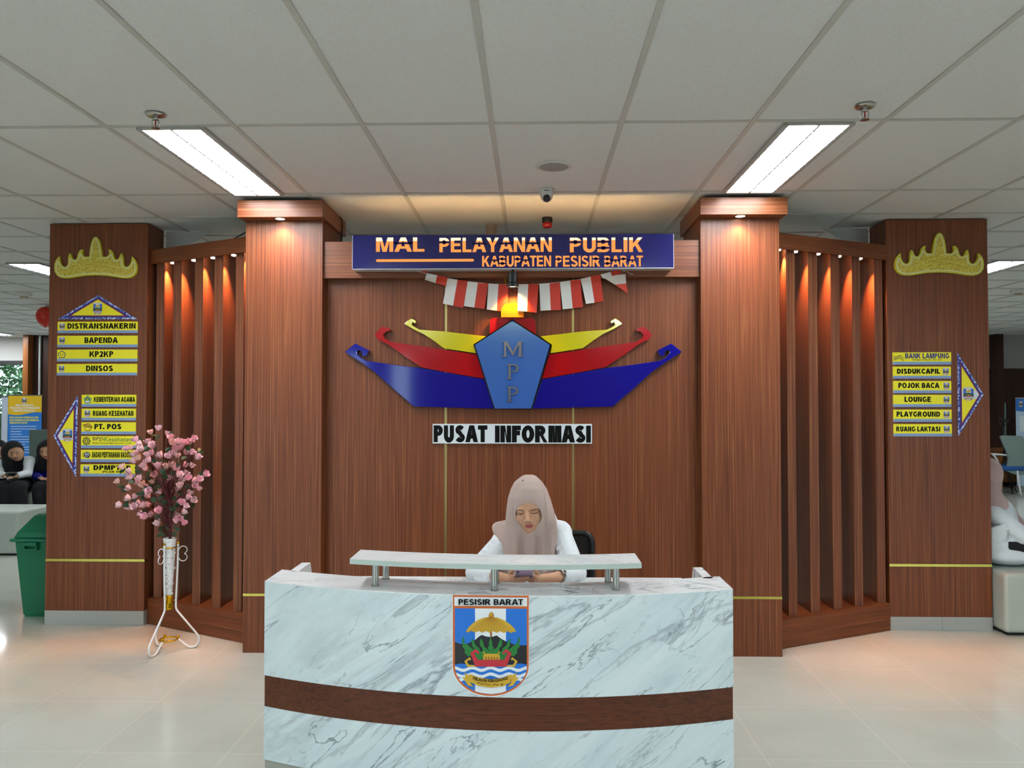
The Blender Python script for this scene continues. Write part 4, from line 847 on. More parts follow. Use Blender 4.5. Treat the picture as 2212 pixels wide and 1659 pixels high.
# ================================================================== flower stand, vase, blossoms
ax_, ay_ = -2.305, 5.0
st = thing('vase_stand', (ax_, ay_, 0), 'white three-legged metal vase stand with gold rings on the floor', 'plant stand')
feet = [(-2.341, 4.854), (-2.163, 5.053), (-2.425, 5.10)]
for k, (fx, fy) in enumerate(feet):
    d = Vector((fx-ax_, fy-ay_, 0)); d.normalize(); R_ = .178
    prof = [(.050, .672), (.049, .55), (.044, .40), (.040, .30), (.042, .262), (.060, .232), (.105, .172), (.150, .112), (.172, .082), (.180, .060), (.176, .035), (.160, .014), (.140, .008), (.120, .012), (.095, .032), (.070, .056), (.056, .068)]
    # smooth the profile
    pr = []
    for i in range(len(prof)-1):
        p0, p1, p2, p3 = [Vector(prof[max(0, min(len(prof)-1, i+o))]) for o in (-1, 0, 1, 2)]
        for j in range(4):
            t = j/4; pr.append(.5*((2*p1)+(p2-p0)*t+(2*p0-5*p1+4*p2-p3)*t*t+(3*p1-p0-3*p2+p3)*t**3))
    pr.append(Vector(prof[-1]))
    leg = MB().tube([Vector((ax_, ay_, 0))+d*q.x+Vector((0, 0, q.y)) for q in pr], .0062, 8).build('leg', 'white_gloss', st, smooth=True)
    MB().ball(Vector((ax_, ay_, .679))+d*.050, .009, 10, 0).build('finial', 'gold_plastic', leg, smooth=True)
    MB().ball(Vector((ax_, ay_, .082))+d*.056, .010, 10, 0).build('finial', 'gold_plastic', leg, smooth=True)
    if k < 2:
        q = MB(); e = Vector((d.y, -d.x, 0))*0+d
        for cz, s in ((.632, 1), (.585, -1)):
            q.tube([Vector((ax_, ay_, cz))+d*(.056+.024+.024*math.cos(a)*(-1 if False else 1)*1.0)+Vector((0, 0, .024*math.sin(a)*s)) for a in [3.0-.42*i for i in range(11)]], .0028, 6)
        q.build('scroll', 'white_gloss', leg, smooth=True)
def ring(z, r, w, nm):
    pts = [(ax_+r*math.cos(2*math.pi*i/32), ay_+r*math.sin(2*math.pi*i/32), z) for i in range(32)]
    MB().tube(pts, w, 8, closed=True).build(nm, 'gold_plastic', st, smooth=True)
ring(.655, .046, .0045, 'upper_ring'); ring(.070, .053, .0055, 'lower_ring')
MB().lathe([(.022, .262), (.024, .275), (.020, .285), (.020, .335), (.0265, .345), (.0265, .352), (.0225, .352), (.018, .29), (.002, .285)], (ax_, ay_, 0), 24).build('cup', 'gold_plastic', st, smooth=True, angle=35)
for fx, fy in feet:
    d = Vector((fx-ax_, fy-ay_, 0)).normalized(); MB().tube([Vector((ax_, ay_, .315))+d*.019, Vector((ax_, ay_, .315))+d*.043], .003, 6).build('strut', 'gold_plastic', st, smooth=True)
va = thing('vase', (ax_, ay_, .29), 'tall tapered white vase with grey flecks held in the stand', 'vase')
MB().lathe([(.004, .292), (.0165, .293), (.0175, .34), (.025, .46), (.033, .60), (.0395, .70), (.0410, .712), (.0385, .712), (.036, .69), (.028, .55), (.003, .5)], (ax_, ay_, 0), 32).build('body', 'vase_glaze', va, smooth=True, angle=50)
for i in range(14):
    a = i*2.4; zz = .36+.02*i; rr_ = .0185+(zz-.34)*.068
    MB().ball((ax_+rr_*math.cos(a), ay_+rr_*math.sin(a), zz), (.006, .006, .008), 10).build('relief_boss', 'vase_glaze', va, smooth=True)
BL = [(1352, 372), (1285, 410), (1430, 420), (1460, 455), (1155, 470), (1187, 510), (1262, 488), (1298, 510), (1200, 548), (1075, 550), (1110, 542), (1470, 497), (1525, 490), (1566, 500), (1620, 490), (1655, 463), (1500, 550), (1545, 535), (1480, 580), (1440, 612), (1515, 610), (1590, 580), (1640, 580), (1690, 620), (1165, 585), (1135, 600), (1180, 625), (1140, 650), (1260, 600), (1290, 585), (1365, 605), (1300, 530), (1265, 645), (1235, 668), (1220, 690), (1240, 720), (1345, 690), (1360, 720), (1420, 700), (1465, 685), (1500, 715), (1580, 690), (1640, 693), (1040, 705), (1100, 745), (1108, 790), (1185, 800), (1175, 835), (1000, 828), (1095, 885), (1215, 860), (1250, 880), (1275, 910), (1320, 775), (1300, 830), (1360, 920), (1455, 925), (1440, 795), (1435, 830), (1495, 810), (1530, 770), (1590, 758), (1608, 800), (1560, 810), (1520, 900), (1535, 865), (1660, 825), (1700, 810), (1755, 767), (1665, 868), (1700, 890), (1620, 930), (1605, 965), (1648, 988), (1515, 1000), (1550, 1010), (1585, 1040), (1155, 955), (1090, 970), (1020, 1030), (1095, 1048), (1150, 1040), (1180, 1015), (1220, 1030), (1262, 1030), (1265, 955), (1355, 1080), (1290, 1110), (1200, 1105), (1235, 1130), (1340, 1185), (1505, 1120), (1570, 1090), (1505, 1165), (1535, 1150), (1570, 1185)]
fl = thing('blossom_branch', (ax_, ay_, .70), 'spray of artificial pink blossoms on dark red stems in the white vase', 'flowers')
# one blossom: cupped petals
def blossom_mesh():
    q = MB(); rd = random.Random(3)
    for layer, (n, r0, h, op) in enumerate(((4, .011, .030, .0), (5, .014, .028, .006))):
        for k in range(n):
            a = 2*math.pi*k/n+layer*.5; pts = []
            for i, (t, wd) in enumerate(((0, .20), (.3, .62), (.65, .85), (.9, .70), (1, .30))):
                rad = r0*math.sin(min(1, t*1.15+.12)*math.pi*.62)+op*t*t
                for s in (-1, -.4, .4, 1): aa = a+s*wd*.85; pts.append((rad*math.cos(aa), rad*math.sin(aa), h*t*(1-.06*abs(s))))
            q.add(pts, [(i*4+j, i*4+j+1, (i+1)*4+j+1, (i+1)*4+j) for i in range(4) for j in range(3)])
    o = q.build('blossom_source', 'petal_mix', smooth=True, recalc=False); me = o.data; bpy.data.objects.remove(o); return me
BME = blossom_mesh(); rd = random.Random(11); pts3 = []
stems = MB(); top = Vector((ax_, ay_, 1.10))
stems.tube([(ax_, ay_, .60), (ax_+.004, ay_, .80), (ax_-.004, ay_, .96), (ax_, ay_, 1.16), (ax_+.01, ay_, 1.30)], [.010, .009, .008, .006, .003], 8)
for k, (x, y) in enumerate(BL):
    px, py = x*.25316, 830+y*.25316; rx = (px-350)/95; rz = (py-1035)/120; lim = math.sqrt(max(.06, 1-min(1, rx*rx*.8+rz*rz*.7)))*.20
    p = P(px, py, ay_+rd.uniform(-lim, lim)-.02); pts3.append(p)
    o = bpy.data.objects.new('blossom', BME); COL.objects.link(o); o.parent = fl; o.location = p-wloc(fl)
    out = (p-Vector((ax_, ay_, .92))); out.z = abs(out.z)*.5+.05; out.normalize(); dv = (out+Vector((rd.uniform(-.5, .5), rd.uniform(-.5, .3), rd.uniform(-.15, .7)))).normalized()
    o.rotation_euler = dv.to_track_quat('Z', 'Y').to_euler(); s = rd.uniform(1.08, 1.42); o.scale = (s, s, s)
    o.location -= dv*.015*s
    zb = max(.74, min(1.2, .70+(p.z-.70)*.45)); a0 = Vector((ax_, ay_, zb)); midp = a0*.45+(p-dv*.012)*.55+Vector((rd.uniform(-.03, .03), rd.uniform(-.03, .03), rd.uniform(-.02, .04)))
    stems.tube([a0, a0*.7+midp*.3+Vector((0, 0, .02)), midp, p-dv*.012*s], [.0026, .0021, .0017, .0014], 5)
stems.build('stem', 'branch', fl, smooth=True)
lf = MB()
LF = [(1470, 430), (1320, 440), (1190, 470), (1255, 540), (1245, 560), (1320, 560), (1440, 560), (1700, 560), (1690, 600), (1570, 630), (1520, 690), (1390, 665), (1330, 650), (1270, 800), (1360, 790), (1380, 850), (1320, 840), (1350, 870), (1410, 790), (1170, 745), (1120, 835), (1030, 870), (1060, 880), (1210, 930), (1215, 970), (1310, 985), (1370, 990), (1410, 1020), (1390, 950), (1440, 890), (1550, 940), (1600, 870), (1700, 765), (1720, 800), (1640, 1040), (1490, 1060), (1480, 1090), (1560, 1140), (1230, 1085), (1340, 1135), (1140, 985), (1080, 1015), (1370, 1285), (1400, 1290), (1420, 1220), (1495, 1220), (1490, 1275), (1370, 1240), (1465, 970), (1340, 905), (1290, 870), (1505, 1030), (1240, 900), (1470, 760), (1385, 740), (1640, 560), (1610, 540), (1050, 740), (1190, 690), (1280, 760)]
for k, (x, y) in enumerate(LF*2):
    jx, jy = (0, 0) if k < len(LF) else (rd.uniform(-26, 26), rd.uniform(-26, 26))
    p = P((x+jx)*.25316, 830+(y+jy)*.25316, ay_+rd.uniform(-.10, .12)); d = Vector((rd.uniform(-1, 1), rd.uniform(-.6, .3), rd.uniform(-.8, .8))).normalized(); nn = Vector((rd.uniform(-.5, .5), -1, rd.uniform(0, .9))); sd = d.cross(nn).normalized(); u = sd.cross(d)
    L_, W_ = rd.uniform(.019, .027), rd.uniform(.011, .016)
    v = [p-d*L_, p-d*L_*.4+sd*W_*.8+u*.002, p+d*L_*.3+sd*W_+u*.003, p+d*L_, p+d*L_*.3-sd*W_+u*.003, p-d*L_*.4-sd*W_*.8+u*.002, p-u*.001]
    lf.add(v, [(0, 1, 6), (1, 2, 6), (2, 3, 6), (3, 4, 6), (4, 5, 6), (5, 0, 6)])
fo = lf.build('foliage', 'leaf', fl, smooth=True, recalc=False)
# ================================================================== people: soft continuous bodies from tapered limbs
def caps_mesh(parts, n=14):
    q = MB()
    for it in parts:
        if it[0] == 'c':
            _, a, b, r0, r1 = it; a, b = Vector(a), Vector(b); d = b-a; L_ = d.length; d = d/L_ if L_ > 1e-6 else Vector((0, 0, 1)); aux = Vector((0, 0, 1)) if abs(d.z) < .9 else Vector((1, 0, 0)); u = d.cross(aux).normalized(); v = d.cross(u); rings = []
            for t in (-85, -60, -35, -10): rings.append((a+d*r0*math.sin(math.radians(t)), r0*math.cos(math.radians(t))))
            for t in (10, 35, 60, 85): rings.append((b+d*r1*math.sin(math.radians(t)), r1*math.cos(math.radians(t))))
            q.loft([[c+(u*math.cos(6.28319*j/n)+v*math.sin(6.28319*j/n))*r for j in range(n)] for c, r in rings])
        else:
            _, c, r, rot = it; R3 = Euler(rot).to_matrix(); k = MB().ball((0, 0, 0), r, 18); q.add([Vector(c)+R3 @ v for v in k.v], k.f)
    return q
def blob(name, parts, mat, parent, voxel=.006, sm=6, label=None, dec=None):
    q = caps_mesh(parts); o = q.build(name, mat, recalc=True)
    m1 = o.modifiers.new('remesh', 'REMESH'); m1.mode = 'VOXEL'; m1.voxel_size = voxel; m1.use_smooth_shade = True
    m2 = o.modifiers.new('smooth', 'SMOOTH'); m2.factor = .5; m2.iterations = sm
    me = bpy.data.meshes.new_from_object(o.evaluated_get(bpy.context.evaluated_depsgraph_get()))
    bpy.data.objects.remove(o); me.name = name; ob = bpy.data.objects.new(name, me); COL.objects.link(ob); ob.parent = parent; org = wloc(parent)
    for v in me.vertices: v.co -= org
    if not me.materials: me.materials.append(MM[mat if isinstance(mat, str) else mat[0]])
    me.shade_smooth(); return tag(ob, label)
SKIN, LIPC, BROWC = Vector(lin('#c49474')[:3]), Vector(lin('#9c4347')[:3]), Vector(lin('#3a281e')[:3])
def tint(ob, fn):     # skin colour with softly edged lips
    at = ob.data.color_attributes.new('tint', 'FLOAT_COLOR', 'POINT'); org = wloc(ob)
    for v, d in zip(ob.data.vertices, at.data):
        k, c = fn(v.co+org); r_ = SKIN.lerp(c, max(0, min(1, k))); d.color = (r_.x, r_.y, r_.z, 1)
from mathutils.bvhtree import BVHTree
def surf(ob):
    org = wloc(ob); return BVHTree.FromPolygons([v.co+org for v in ob.data.vertices], [tuple(p.vertices) for p in ob.data.polygons])
def on_face(bvh, px, py):
    r = ray(px, py).normalized(); h = bvh.ray_cast(Vector((0, 0, HC)), r); return h[0]-r*.0004 if h[0] is not None else None
def hair_line(bvh, pts, r0, name, mat, parent):
    q3 = [on_face(bvh, *p) for p in pts]; q3 = [p for p in q3 if p is not None]
    if len(q3) > 1: MB().tube(q3, [r0*(.35+.65*math.sin(math.pi*(.12+.80*k/(len(q3)-1)))) for k in range(len(q3))], 6).build(name, mat, parent, smooth=True)
def H6(x, y, Y): return P(960+x*.17179, 1000+y*.17179, Y)
def inpoly(x, y, pl):
    c = False; j = len(pl)-1
    for i in range(len(pl)):
        if (pl[i][1] > y) != (pl[j][1] > y) and x < (pl[j][0]-pl[i][0])*(y-pl[i][1])/(pl[j][1]-pl[i][1])+pl[i][0]: c = not c
        j = i
    return c
wm = thing('person', (.02, 4.0, 0), 'seated person in taupe headscarf and white shirt looking down at a phone behind the desk', 'person')
# --- skin body: head with face, neck, torso core, arms, hands with fingers, legs
c6 = lambda x, y, Y, r: ('e', H6(x, y, Y), (r, r, r), (0, 0, 0))
head = [('e', H6(1058, 520, 3.745), (.074, .098, .092), (math.radians(-25), math.radians(-5), 0)), ('e', H6(1062, 655, 3.712), (.064, .062, .082), (math.radians(-12), math.radians(-6), 0)), ('e', H6(1073, 765, 3.704), (.043, .046, .050), (0, 0, 0)),
        c6(1085, 826, 3.680, .0175), ('c', H6(960, 583, 3.668), H6(1148, 570, 3.668), .019, .019), ('c', H6(1040, 610, 3.652), H6(1050, 722, 3.624), .0085, .0130), c6(1020, 734, 3.641, .0090), c6(1080, 731, 3.641, .0090),
        ('c', H6(1028, 786, 3.656), H6(1105, 782, 3.656), .0075, .0075), ('c', H6(1040, 803, 3.657), H6(1095, 801, 3.657), .0085, .0085), c6(975, 695, 3.684, .028), c6(1145, 685, 3.684, .028),
        c6(942, 650, 3.712, .024), c6(1180, 642, 3.704, .029), ('e', H6(957, 632, 3.668), (.017, .013, .010), (0, 0, 0)), ('e', H6(1128, 620, 3.668), (.017, .013, .010), (0, 0, 0))]
neck = [('c', H6(1065, 820, 3.77), (.005, 3.90, .98), .050, .056)]
SL, SR = P(1090, 1170, 3.90), P(1208, 1152, 3.90)
EL, ER = P(1030, 1236, 3.76), P(1243, 1238, 3.76); WL_, WR_ = P(1078, 1246, 3.60), P(1199, 1247, 3.60)
tors = [('c', (.005, 3.93, .93), (.01, 3.98, .62), .12, .115), ('c', SL, SR, .055, .055), ('c', (-.07, 4.0, .56), (.09, 4.0, .56), .10, .10)]
arms = [('c', SL, EL, .046, .038), ('c', EL, WL_, .036, .024), ('c', SR, ER, .046, .038), ('c', ER, WR_, .036, .024)]
legs = [('c', (-.09, 4.0, .55), (-.12, 3.62, .54), .078, .058), ('c', (-.12, 3.62, .54), (-.12, 3.66, .08), .052, .038), ('c', (.11, 4.0, .55), (.14, 3.62, .54), .078, .058), ('c', (.14, 3.62, .54), (.14, 3.66, .08), .052, .038), ('c', (-.12, 3.68, .05), (-.13, 3.50, .04), .038, .030), ('c', (.14, 3.68, .05), (.15, 3.50, .04), .038, .030)]
# phone frame
ph_c = H6(1001, 1402, 3.485); ph_u = Vector((1, 0, 0)); ph_v = Vector((0, -.88, .47)).normalized(); ph_n = ph_u.cross(ph_v)   # ph_n points back-up to her
if ph_n.z < 0: ph_n = -ph_n
def PHp(a, b, c=0): return ph_c+ph_u*a+ph_v*b+ph_n*c
def finger(pts, r0=.0080, r1=.0062): return [('c', pts[i], pts[i+1], r0+(r1-r0)*i/(len(pts)-1), r0+(r1-r0)*(i+1)/(len(pts)-1)) for i in range(len(pts)-1)]
hands = []
for s, W in ((-1, WL_), (1, WR_)):
    palm = PHp(s*.058, -.045, -.010); hands += [('c', W, palm, .023, .021), ('c', palm, PHp(s*.050, -.018, -.014), .020, .016)]
    for k in range(4):   # fingers curl behind the phone, unequal lengths
        b = (.012 if s < 0 else -.006)-.0212*k; ln_ = (.064, .066, .056, .044)[k]*(1 if s < 0 else .40)
        hands += finger([PHp(s*.056, b-.012, -.014), PHp(s*.046, b-.008, -.024), PHp(s*.046-s*ln_*.5, b-.010, -.017), PHp(s*.046-s*ln_, b-.015, -.0125)])
    hands += finger([PHp(s*.060, -.040, .004), PHp(s*.056, -.010, .014), PHp(s*.042, .022, .017), PHp(s*.022, .034, .0145)], .0105, .008)
body = blob('body', head+neck+tors+arms+legs+hands, 'skin', wm, .0027, 3)
LIP = [(1012, 795), (1030, 776), (1050, 772), (1066, 777), (1085, 770), (1108, 778), (1122, 790), (1100, 812), (1066, 822), (1034, 814)]
def pdist(x, y, pl):   # signed distance to the lip outline in crop pixels
    d = min(((Vector((x, y))-(Vector(pl[i])+(Vector(pl[i-1])-Vector(pl[i]))*max(0, min(1, (Vector((x, y))-Vector(pl[i])).dot(Vector(pl[i-1])-Vector(pl[i]))/(Vector(pl[i-1])-Vector(pl[i])).length_squared)))).length) for i in range(len(pl)))
    return d if inpoly(x, y, pl) else -d
def face_tint(p):
    if p.z < .98 or p.y > 3.72: return 0, LIPC
    x, y = PX(p); x = (x-960)/.17179; y = (y-1000)/.17179
    if 990 < x < 1145 and 755 < y < 840: return pdist(x, y, LIP)/10+.5, LIPC
    return 0, LIPC
tint(body, face_tint)
fb = surf(body); C6 = lambda x, y: (960+x*.17179, 1000+y*.17179)
for pts in ([(908, 606), (930, 595), (955, 592), (980, 597), (1002, 606)], [(1075, 603), (1102, 596), (1130, 588), (1156, 581), (1180, 583)]): hair_line(fb, [C6(*p) for p in pts], .0021, 'eyebrow', 'brow', wm)
for pts in ([(918, 629), (938, 638), (960, 642), (982, 640), (1000, 631)], [(1082, 627), (1105, 636), (1128, 637), (1150, 629), (1167, 617)]): hair_line(fb, [C6(*p) for p in pts], .0019, 'eyelash', 'lash', wm)
for pts in ([(1023, 742), (1030, 744), (1037, 743)], [(1062, 742), (1070, 743), (1077, 740)]): hair_line(fb, [C6(*p) for p in pts], .0016, 'nostril', 'lash', wm)  # dark strokes paint the shade of the nostril openings
hair_line(fb, [C6(*p) for p in [(1018, 795), (1042, 797), (1066, 795), (1092, 795), (1116, 791)]], .0010, 'mouth_line', 'lips', wm)
# --- shirt, trousers
cuffL = EL.lerp(WL_, .62); cuffR = ER.lerp(WR_, .60)
shirt = [('c', (.005, 3.94, .94), (.01, 3.99, .60), .142, .135), ('c', SL, SR, .066, .066), ('c', SL, EL, .060, .056), ('c', EL, cuffL, .054, .043), ('c', SR, ER, .060, .056), ('c', ER, cuffR, .054, .043), ('c', (-.07, 4.0, .56), (.09, 4.0, .56), .118, .118)]
rdw = random.Random(5)
for a, b in ((SL, EL), (SR, ER), (EL, cuffL), (ER, cuffR)):
    for k in range(5):
        t = .15+.17*k; c = a.lerp(b, t); d = (b-a).normalized(); sd = d.cross(Vector((0, -1, .3))).normalized(); r = .049
        shirt.append(('c', c+sd*r*.8+Vector((0, -.041, .014))+d*.01, c-sd*r*.7+Vector((0, -.041, .014))-d*.032*rdw.uniform(.3, 1), .012, .009))
blob('shirt', shirt, 'shirt_white', wm, .006, 5)
blob('trousers', [('c', (-.09, 4.0, .555), (-.12, 3.62, .548), .092, .072), ('c', (-.12, 3.62, .54), (-.12, 3.66, .14), .068, .06), ('c', (.11, 4.0, .555), (.14, 3.62, .548), .092, .072), ('c', (.14, 3.62, .54), (.14, 3.66, .14), .068, .06)], 'cloth_black', wm, .012, 5)
for sx in (-.12, .14): blob('shoe', [('c', (sx, 3.69, .045), (sx*1.05, 3.49, .038), .044, .034)], 'black', wm, .008, 3)
# --- headscarf: lofted drape with folds and a face opening
def lerp_tab(tab, t):
    for (a, va), (b, vb) in zip(tab, tab[1:]):
        if a <= t <= b: u = (t-a)/(b-a); return tuple(x+(y-x)*u for x, y in zip(va, vb))
    return tab[-1][1]
# crop y : (left x, right x, front Y, back Y)
HJ = [(150, (1035, 1095, 3.775, 3.805)), (158, (1000, 1130, 3.755, 3.83)), (180, (960, 1165, 3.728, 3.86)), (240, (885, 1225, 3.690, 3.888)), (330, (838, 1285, 3.662, 3.90)), (450, (802, 1328, 3.648, 3.90)), (600, (783, 1372, 3.650, 3.89)), (700, (775, 1398, 3.66, 3.90)), (770, (768, 1410, 3.665, 3.93)), (850, (745, 1418, 3.676, 3.99)), (1000, (712, 1424, 3.700, 4.03)), (1150, (700, 1428, 3.712, 4.05)), (1320, (705, 1430, 3.720, 4.05)), (1460, (715, 1432, 3.724, 4.05))]
NT, NL = 160, 110; rings = []
for i in range(NL):
    t = i/(NL-1); y = 150+1310*(t**1.25); xl, xr, yf, yb = lerp_tab(HJ, y); xc, hw = (xl+xr)/2, (xr-xl)/2; yc = yf+(yb-yf)*.5; fold = max(0, min(1, (y-800)/260)); rg = []
    for j in range(NT):
        a = 2*math.pi*j/NT; ca, sa = math.cos(a), math.sin(a); e = .88
        X = xc+hw*math.copysign(abs(ca)**e, ca); Yd = yc-(yc-yf)*math.copysign(abs(sa)**e, sa) if sa > 0 else yc-(yb-yc)*math.copysign(abs(sa)**e, sa)
        f_ = 0
        if sa > -.2:
            s_ = (X-1100)/330
            f_ = fold*(.016*math.sin(s_*9.5+.6+.0012*y)+.010*math.sin(s_*19+1.2-.001*y)-.020*math.exp(-((X-1150-.02*(y-850))/16)**2)+.010*math.exp(-((X-1185)/22)**2))
            f_ += -.011*math.exp(-((X-(850+.12*(y-350)))/13)**2)*min(1, max(0, (y-300)/150))*(1 if y < 800 else .5)-.013*math.exp(-((X-(1240+.10*(y-300)))/14)**2)*min(1, max(0, (y-250)/150))
        p = H6(X, y, Yd-f_); rg.append(p)
    rings.append(rg)
FACE = [(1040, 503), (990, 520), (945, 552), (912, 596), (897, 645), (905, 700), (935, 752), (975, 790), (1010, 830), (1045, 856), (1085, 862), (1115, 845), (1150, 800), (1195, 748), (1219, 700), (1222, 650), (1205, 598), (1170, 550), (1110, 512)]
q = MB(); q.loft(rings, cap=False); crop = [((PX(v)[0]-960)/.17179, (PX(v)[1]-1000)/.17179) for v in q.v]
ins = [v.y < 3.74 and inpoly(cx, cy, FACE) for v, (cx, cy) in zip(q.v, crop)]
def nearest(pt):
    best = None
    for i in range(len(FACE)):
        a, b = Vector(FACE[i]), Vector(FACE[(i+1) % len(FACE)]); u = max(0, min(1, (pt-a).dot(b-a)/(b-a).length_squared)); c = a+(b-a)*u; d = (pt-c).length
        if best is None or d < best[0]: best = (d, c)
    return best
keep = [f for f in q.f if not all(ins[i] for i in f)]
used = set(i for f in keep for i in f)
for i in used:
    d, c = nearest(Vector(crop[i])) if q.v[i].y < 3.76 and 440 < crop[i][1] < 920 else (99, None)
    if ins[i] and c is not None:
        yy = q.v[i].y+.006; q.v[i] = H6(c.x, c.y, yy)
remap = {i: k for k, i in enumerate(sorted(used))}; q2 = MB(); q2.add([q.v[i] for i in sorted(used)], [tuple(remap[i] for i in f) for f in keep])
hj = q2.build('headscarf', 'hijab_taupe', wm, smooth=True)
so = hj.modifiers.new('cloth', 'SOLIDIFY'); so.thickness = .004; so.offset = 0
sm = hj.modifiers.new('soften', 'SMOOTH'); sm.factor = .45; sm.iterations = 5
q = MB(); q.ball(H6(985, 222, 3.695), .003, 8); q.build('scarf_pin', 'black_gloss', wm, smooth=True)
blob('inner_scarf', [('c', H6(900, 800, 3.86), H6(670, 815, 3.92), .045, .030), ('c', H6(760, 960, 3.86), H6(690, 830, 3.91), .040, .036)], 'hijab_taupe', wm, .006, 4)
# wristwatch
wp = ER.lerp(WR_, .80); dw = (WR_-ER).normalized(); a1 = dw.cross(Vector((0, 0, 1))).normalized(); a2 = dw.cross(a1)
wt = thing('wristwatch', wp, 'silver wristwatch on the seated person\'s wrist', 'watch')
q = MB(); q.loft([[wp+dw*h+(a1*math.cos(t)+a2*math.sin(t))*r for t in [6.2832*k/28 for k in range(28)]] for h, r in ((-.008, .031), (-.008, .0335), (.008, .0325), (.008, .030), (-.008, .031))], cap=False); q.build('band', 'steel', wt, smooth=True, angle=40)
d_ = (a1*-.3+Vector((0, -.6, .75))).normalized(); d_ = (d_-dw*d_.dot(dw)).normalized(); q = MB(); e1 = dw; e2 = d_.cross(dw)
q.loft([[wp+d_*h+(e1*math.cos(t)+e2*math.sin(t))*r for t in [6.2832*k/20 for k in range(20)]] for h, r in ((.030, .013), (.038, .013), (.039, .011))]); q.build('case', 'steel', wt, smooth=True, angle=40)
# phone
pt_ = thing('mobile_phone', ph_c, 'lilac mobile phone with two camera lenses held in both hands', 'phone')
q = MB(); q.obox(ph_c, ph_u*.038, ph_v*.076, ph_n*.004); q.build('case', 'phone_lilac', pt_, bevel=.006, seg=4)
q = MB(); q.obox(PHp(0, 0, .0045), ph_u*.0345, ph_v*.072, ph_n*.0006); q.build('screen', 'black_gloss', pt_, bevel=.003)
q = MB(); q.obox(PHp(-.0225, .060, -.0048), ph_u*.0125, ph_v*.0125, ph_n*.001); cb = q.build('camera_bump', 'phone_lilac', pt_, bevel=.003)
for b in (.0655, .0535):
    q = MB(); q.loft([[PHp(-.026+r*math.cos(t), b+r*math.sin(t), -.0056-h) for t in [6.2832*k/18 for k in range(18)]] for h, r in ((0, .0052), (.0012, .0052), (.0014, .004))]); q.build('camera_lens', 'black_gloss', cb)
# office chair behind the person
ch = thing('office_chair', (.13, 4.14, 0), 'black mesh office chair behind the seated person', 'chair')
bx0, bx1, zt, zb_ = -.19, P(1279, 1200, 4.28).x, P(1250, 1150, 4.28).z, .56
def rrect(x0, x1, z0, z1, r, n=6): return [(cx+r*math.cos(math.radians(s+90*k/n)), cz+r*math.sin(math.radians(s+90*k/n))) for cx, cz, s in ((x1-r, z1-r, 0), (x0+r, z1-r, 90), (x0+r, z0+r, 180), (x1-r, z0+r, 270)) for k in range(n+1)]
cur = lambda x, z: 4.25+.05*((x-(bx0+bx1)/2)/.25)**2*-1+.05+.10*max(0, (z-.7))*.3
MB().tube([(x, cur(x, z), z) for x, z in rrect(bx0, bx1, zb_, zt, .05)], .014, 10, closed=True).build('back_frame', 'black', ch, smooth=True)
q = MB(); R_ = []
for i in range(9):
    z = zb_+(zt-zb_)*i/8; R_.append([(bx0+(bx1-bx0)*k/8, cur(bx0+(bx1-bx0)*k/8, z)+.002, z) for k in range(9)])
for dz in (0,): q.loft(R_, cap=False, closed=False)
bk = q.build('backrest', 'mesh_fabric', ch, smooth=True); so = bk.modifiers.new('cloth', 'SOLIDIFY'); so.thickness = .004
q = MB(); q.box(-.20, .31, 3.82, 4.26, .40, .445); q.build('seat', 'mesh_fabric', ch, bevel=.03, seg=3)
MB().tube([(.055, 4.30, .62), (.055, 4.29, .42), (.055, 4.10, .38)], .02, 8).build('back_bracket', 'black', ch, smooth=True)
MB().tube([(.055, 4.05, .40), (.055, 4.05, .08)], .025, 12).build('gas_lift', 'black', ch, smooth=True)
for k in range(5):
    a = 2*math.pi*k/5+.3; e = (.055+.27*math.cos(a), 4.05+.27*math.sin(a))
    lg = MB().tube([(.055, 4.05, .10), (e[0], e[1], .072)], [.022, .014], 8).build('leg', 'black', ch, smooth=True); MB().lathe([(.004, -.012), (.025, -.012), (.025, .012), (.004, .012)], (e[0], e[1], .0255), 14, axis='x').build('castor', 'black', lg)
for s, x in ((-1, bx0-.04), (1, bx1+.03)): pass
# ================================================================== things beside and behind the backdrop
bn = thing('litter_bin', (-3.62, 5.87, 0), 'dark green plastic litter bin with domed lid beside the left column', 'bin')
def frus(x0, x1, y0, y1, z0, X0, X1, Y0, Y1, z1): return [[(x0, y0, z0), (x1, y0, z0), (x1, y1, z0), (x0, y1, z0)], [(X0, Y0, z1), (X1, Y0, z1), (X1, Y1, z1), (X0, Y1, z1)]]
bx, hw = -3.625, .148
MB().loft(frus(bx-hw+.038, bx+hw-.030, 5.745, 6.02, .012, bx-hw, bx+hw, 5.70, 6.06, .560)).build('body', 'bin_green', bn, bevel=.012, seg=3)
MB().loft(frus(bx-hw+.048, bx+hw-.04, 5.755, 6.01, 0, bx-hw+.048, bx+hw-.04, 5.755, 6.01, .014)).build('foot', 'bin_green', bn)
MB().box(bx-hw-.022, bx+hw+.010, 5.675, 6.085, .560, .584).build('rim', 'bin_green', bn, bevel=.006)
q = MB(); q.loft(frus(bx-hw-.005, bx+hw, 5.69, 6.07, .584, bx-hw+.012, bx+hw-.005, 5.70, 6.06, .625)+frus(bx-hw+.085, bx+hw-.02, 5.78, 5.98, .735, bx-hw+.105, bx+hw-.03, 5.80, 5.96, .748)); q.build('lid', 'bin_green', bn, bevel=.01, seg=3)
q = MB(); cx = P(68, 1180, 5.69).x
q.box(cx-.050, cx+.050, 5.662, 5.705, .535, .560).box(cx-.050, cx-.040, 5.668, 5.705, .505, .540).box(cx+.040, cx+.050, 5.668, 5.705, .505, .540).box(cx-.05, cx+.05, 5.668, 5.70, .500, .512); q.build('handle', 'bin_green', bn, bevel=.002)
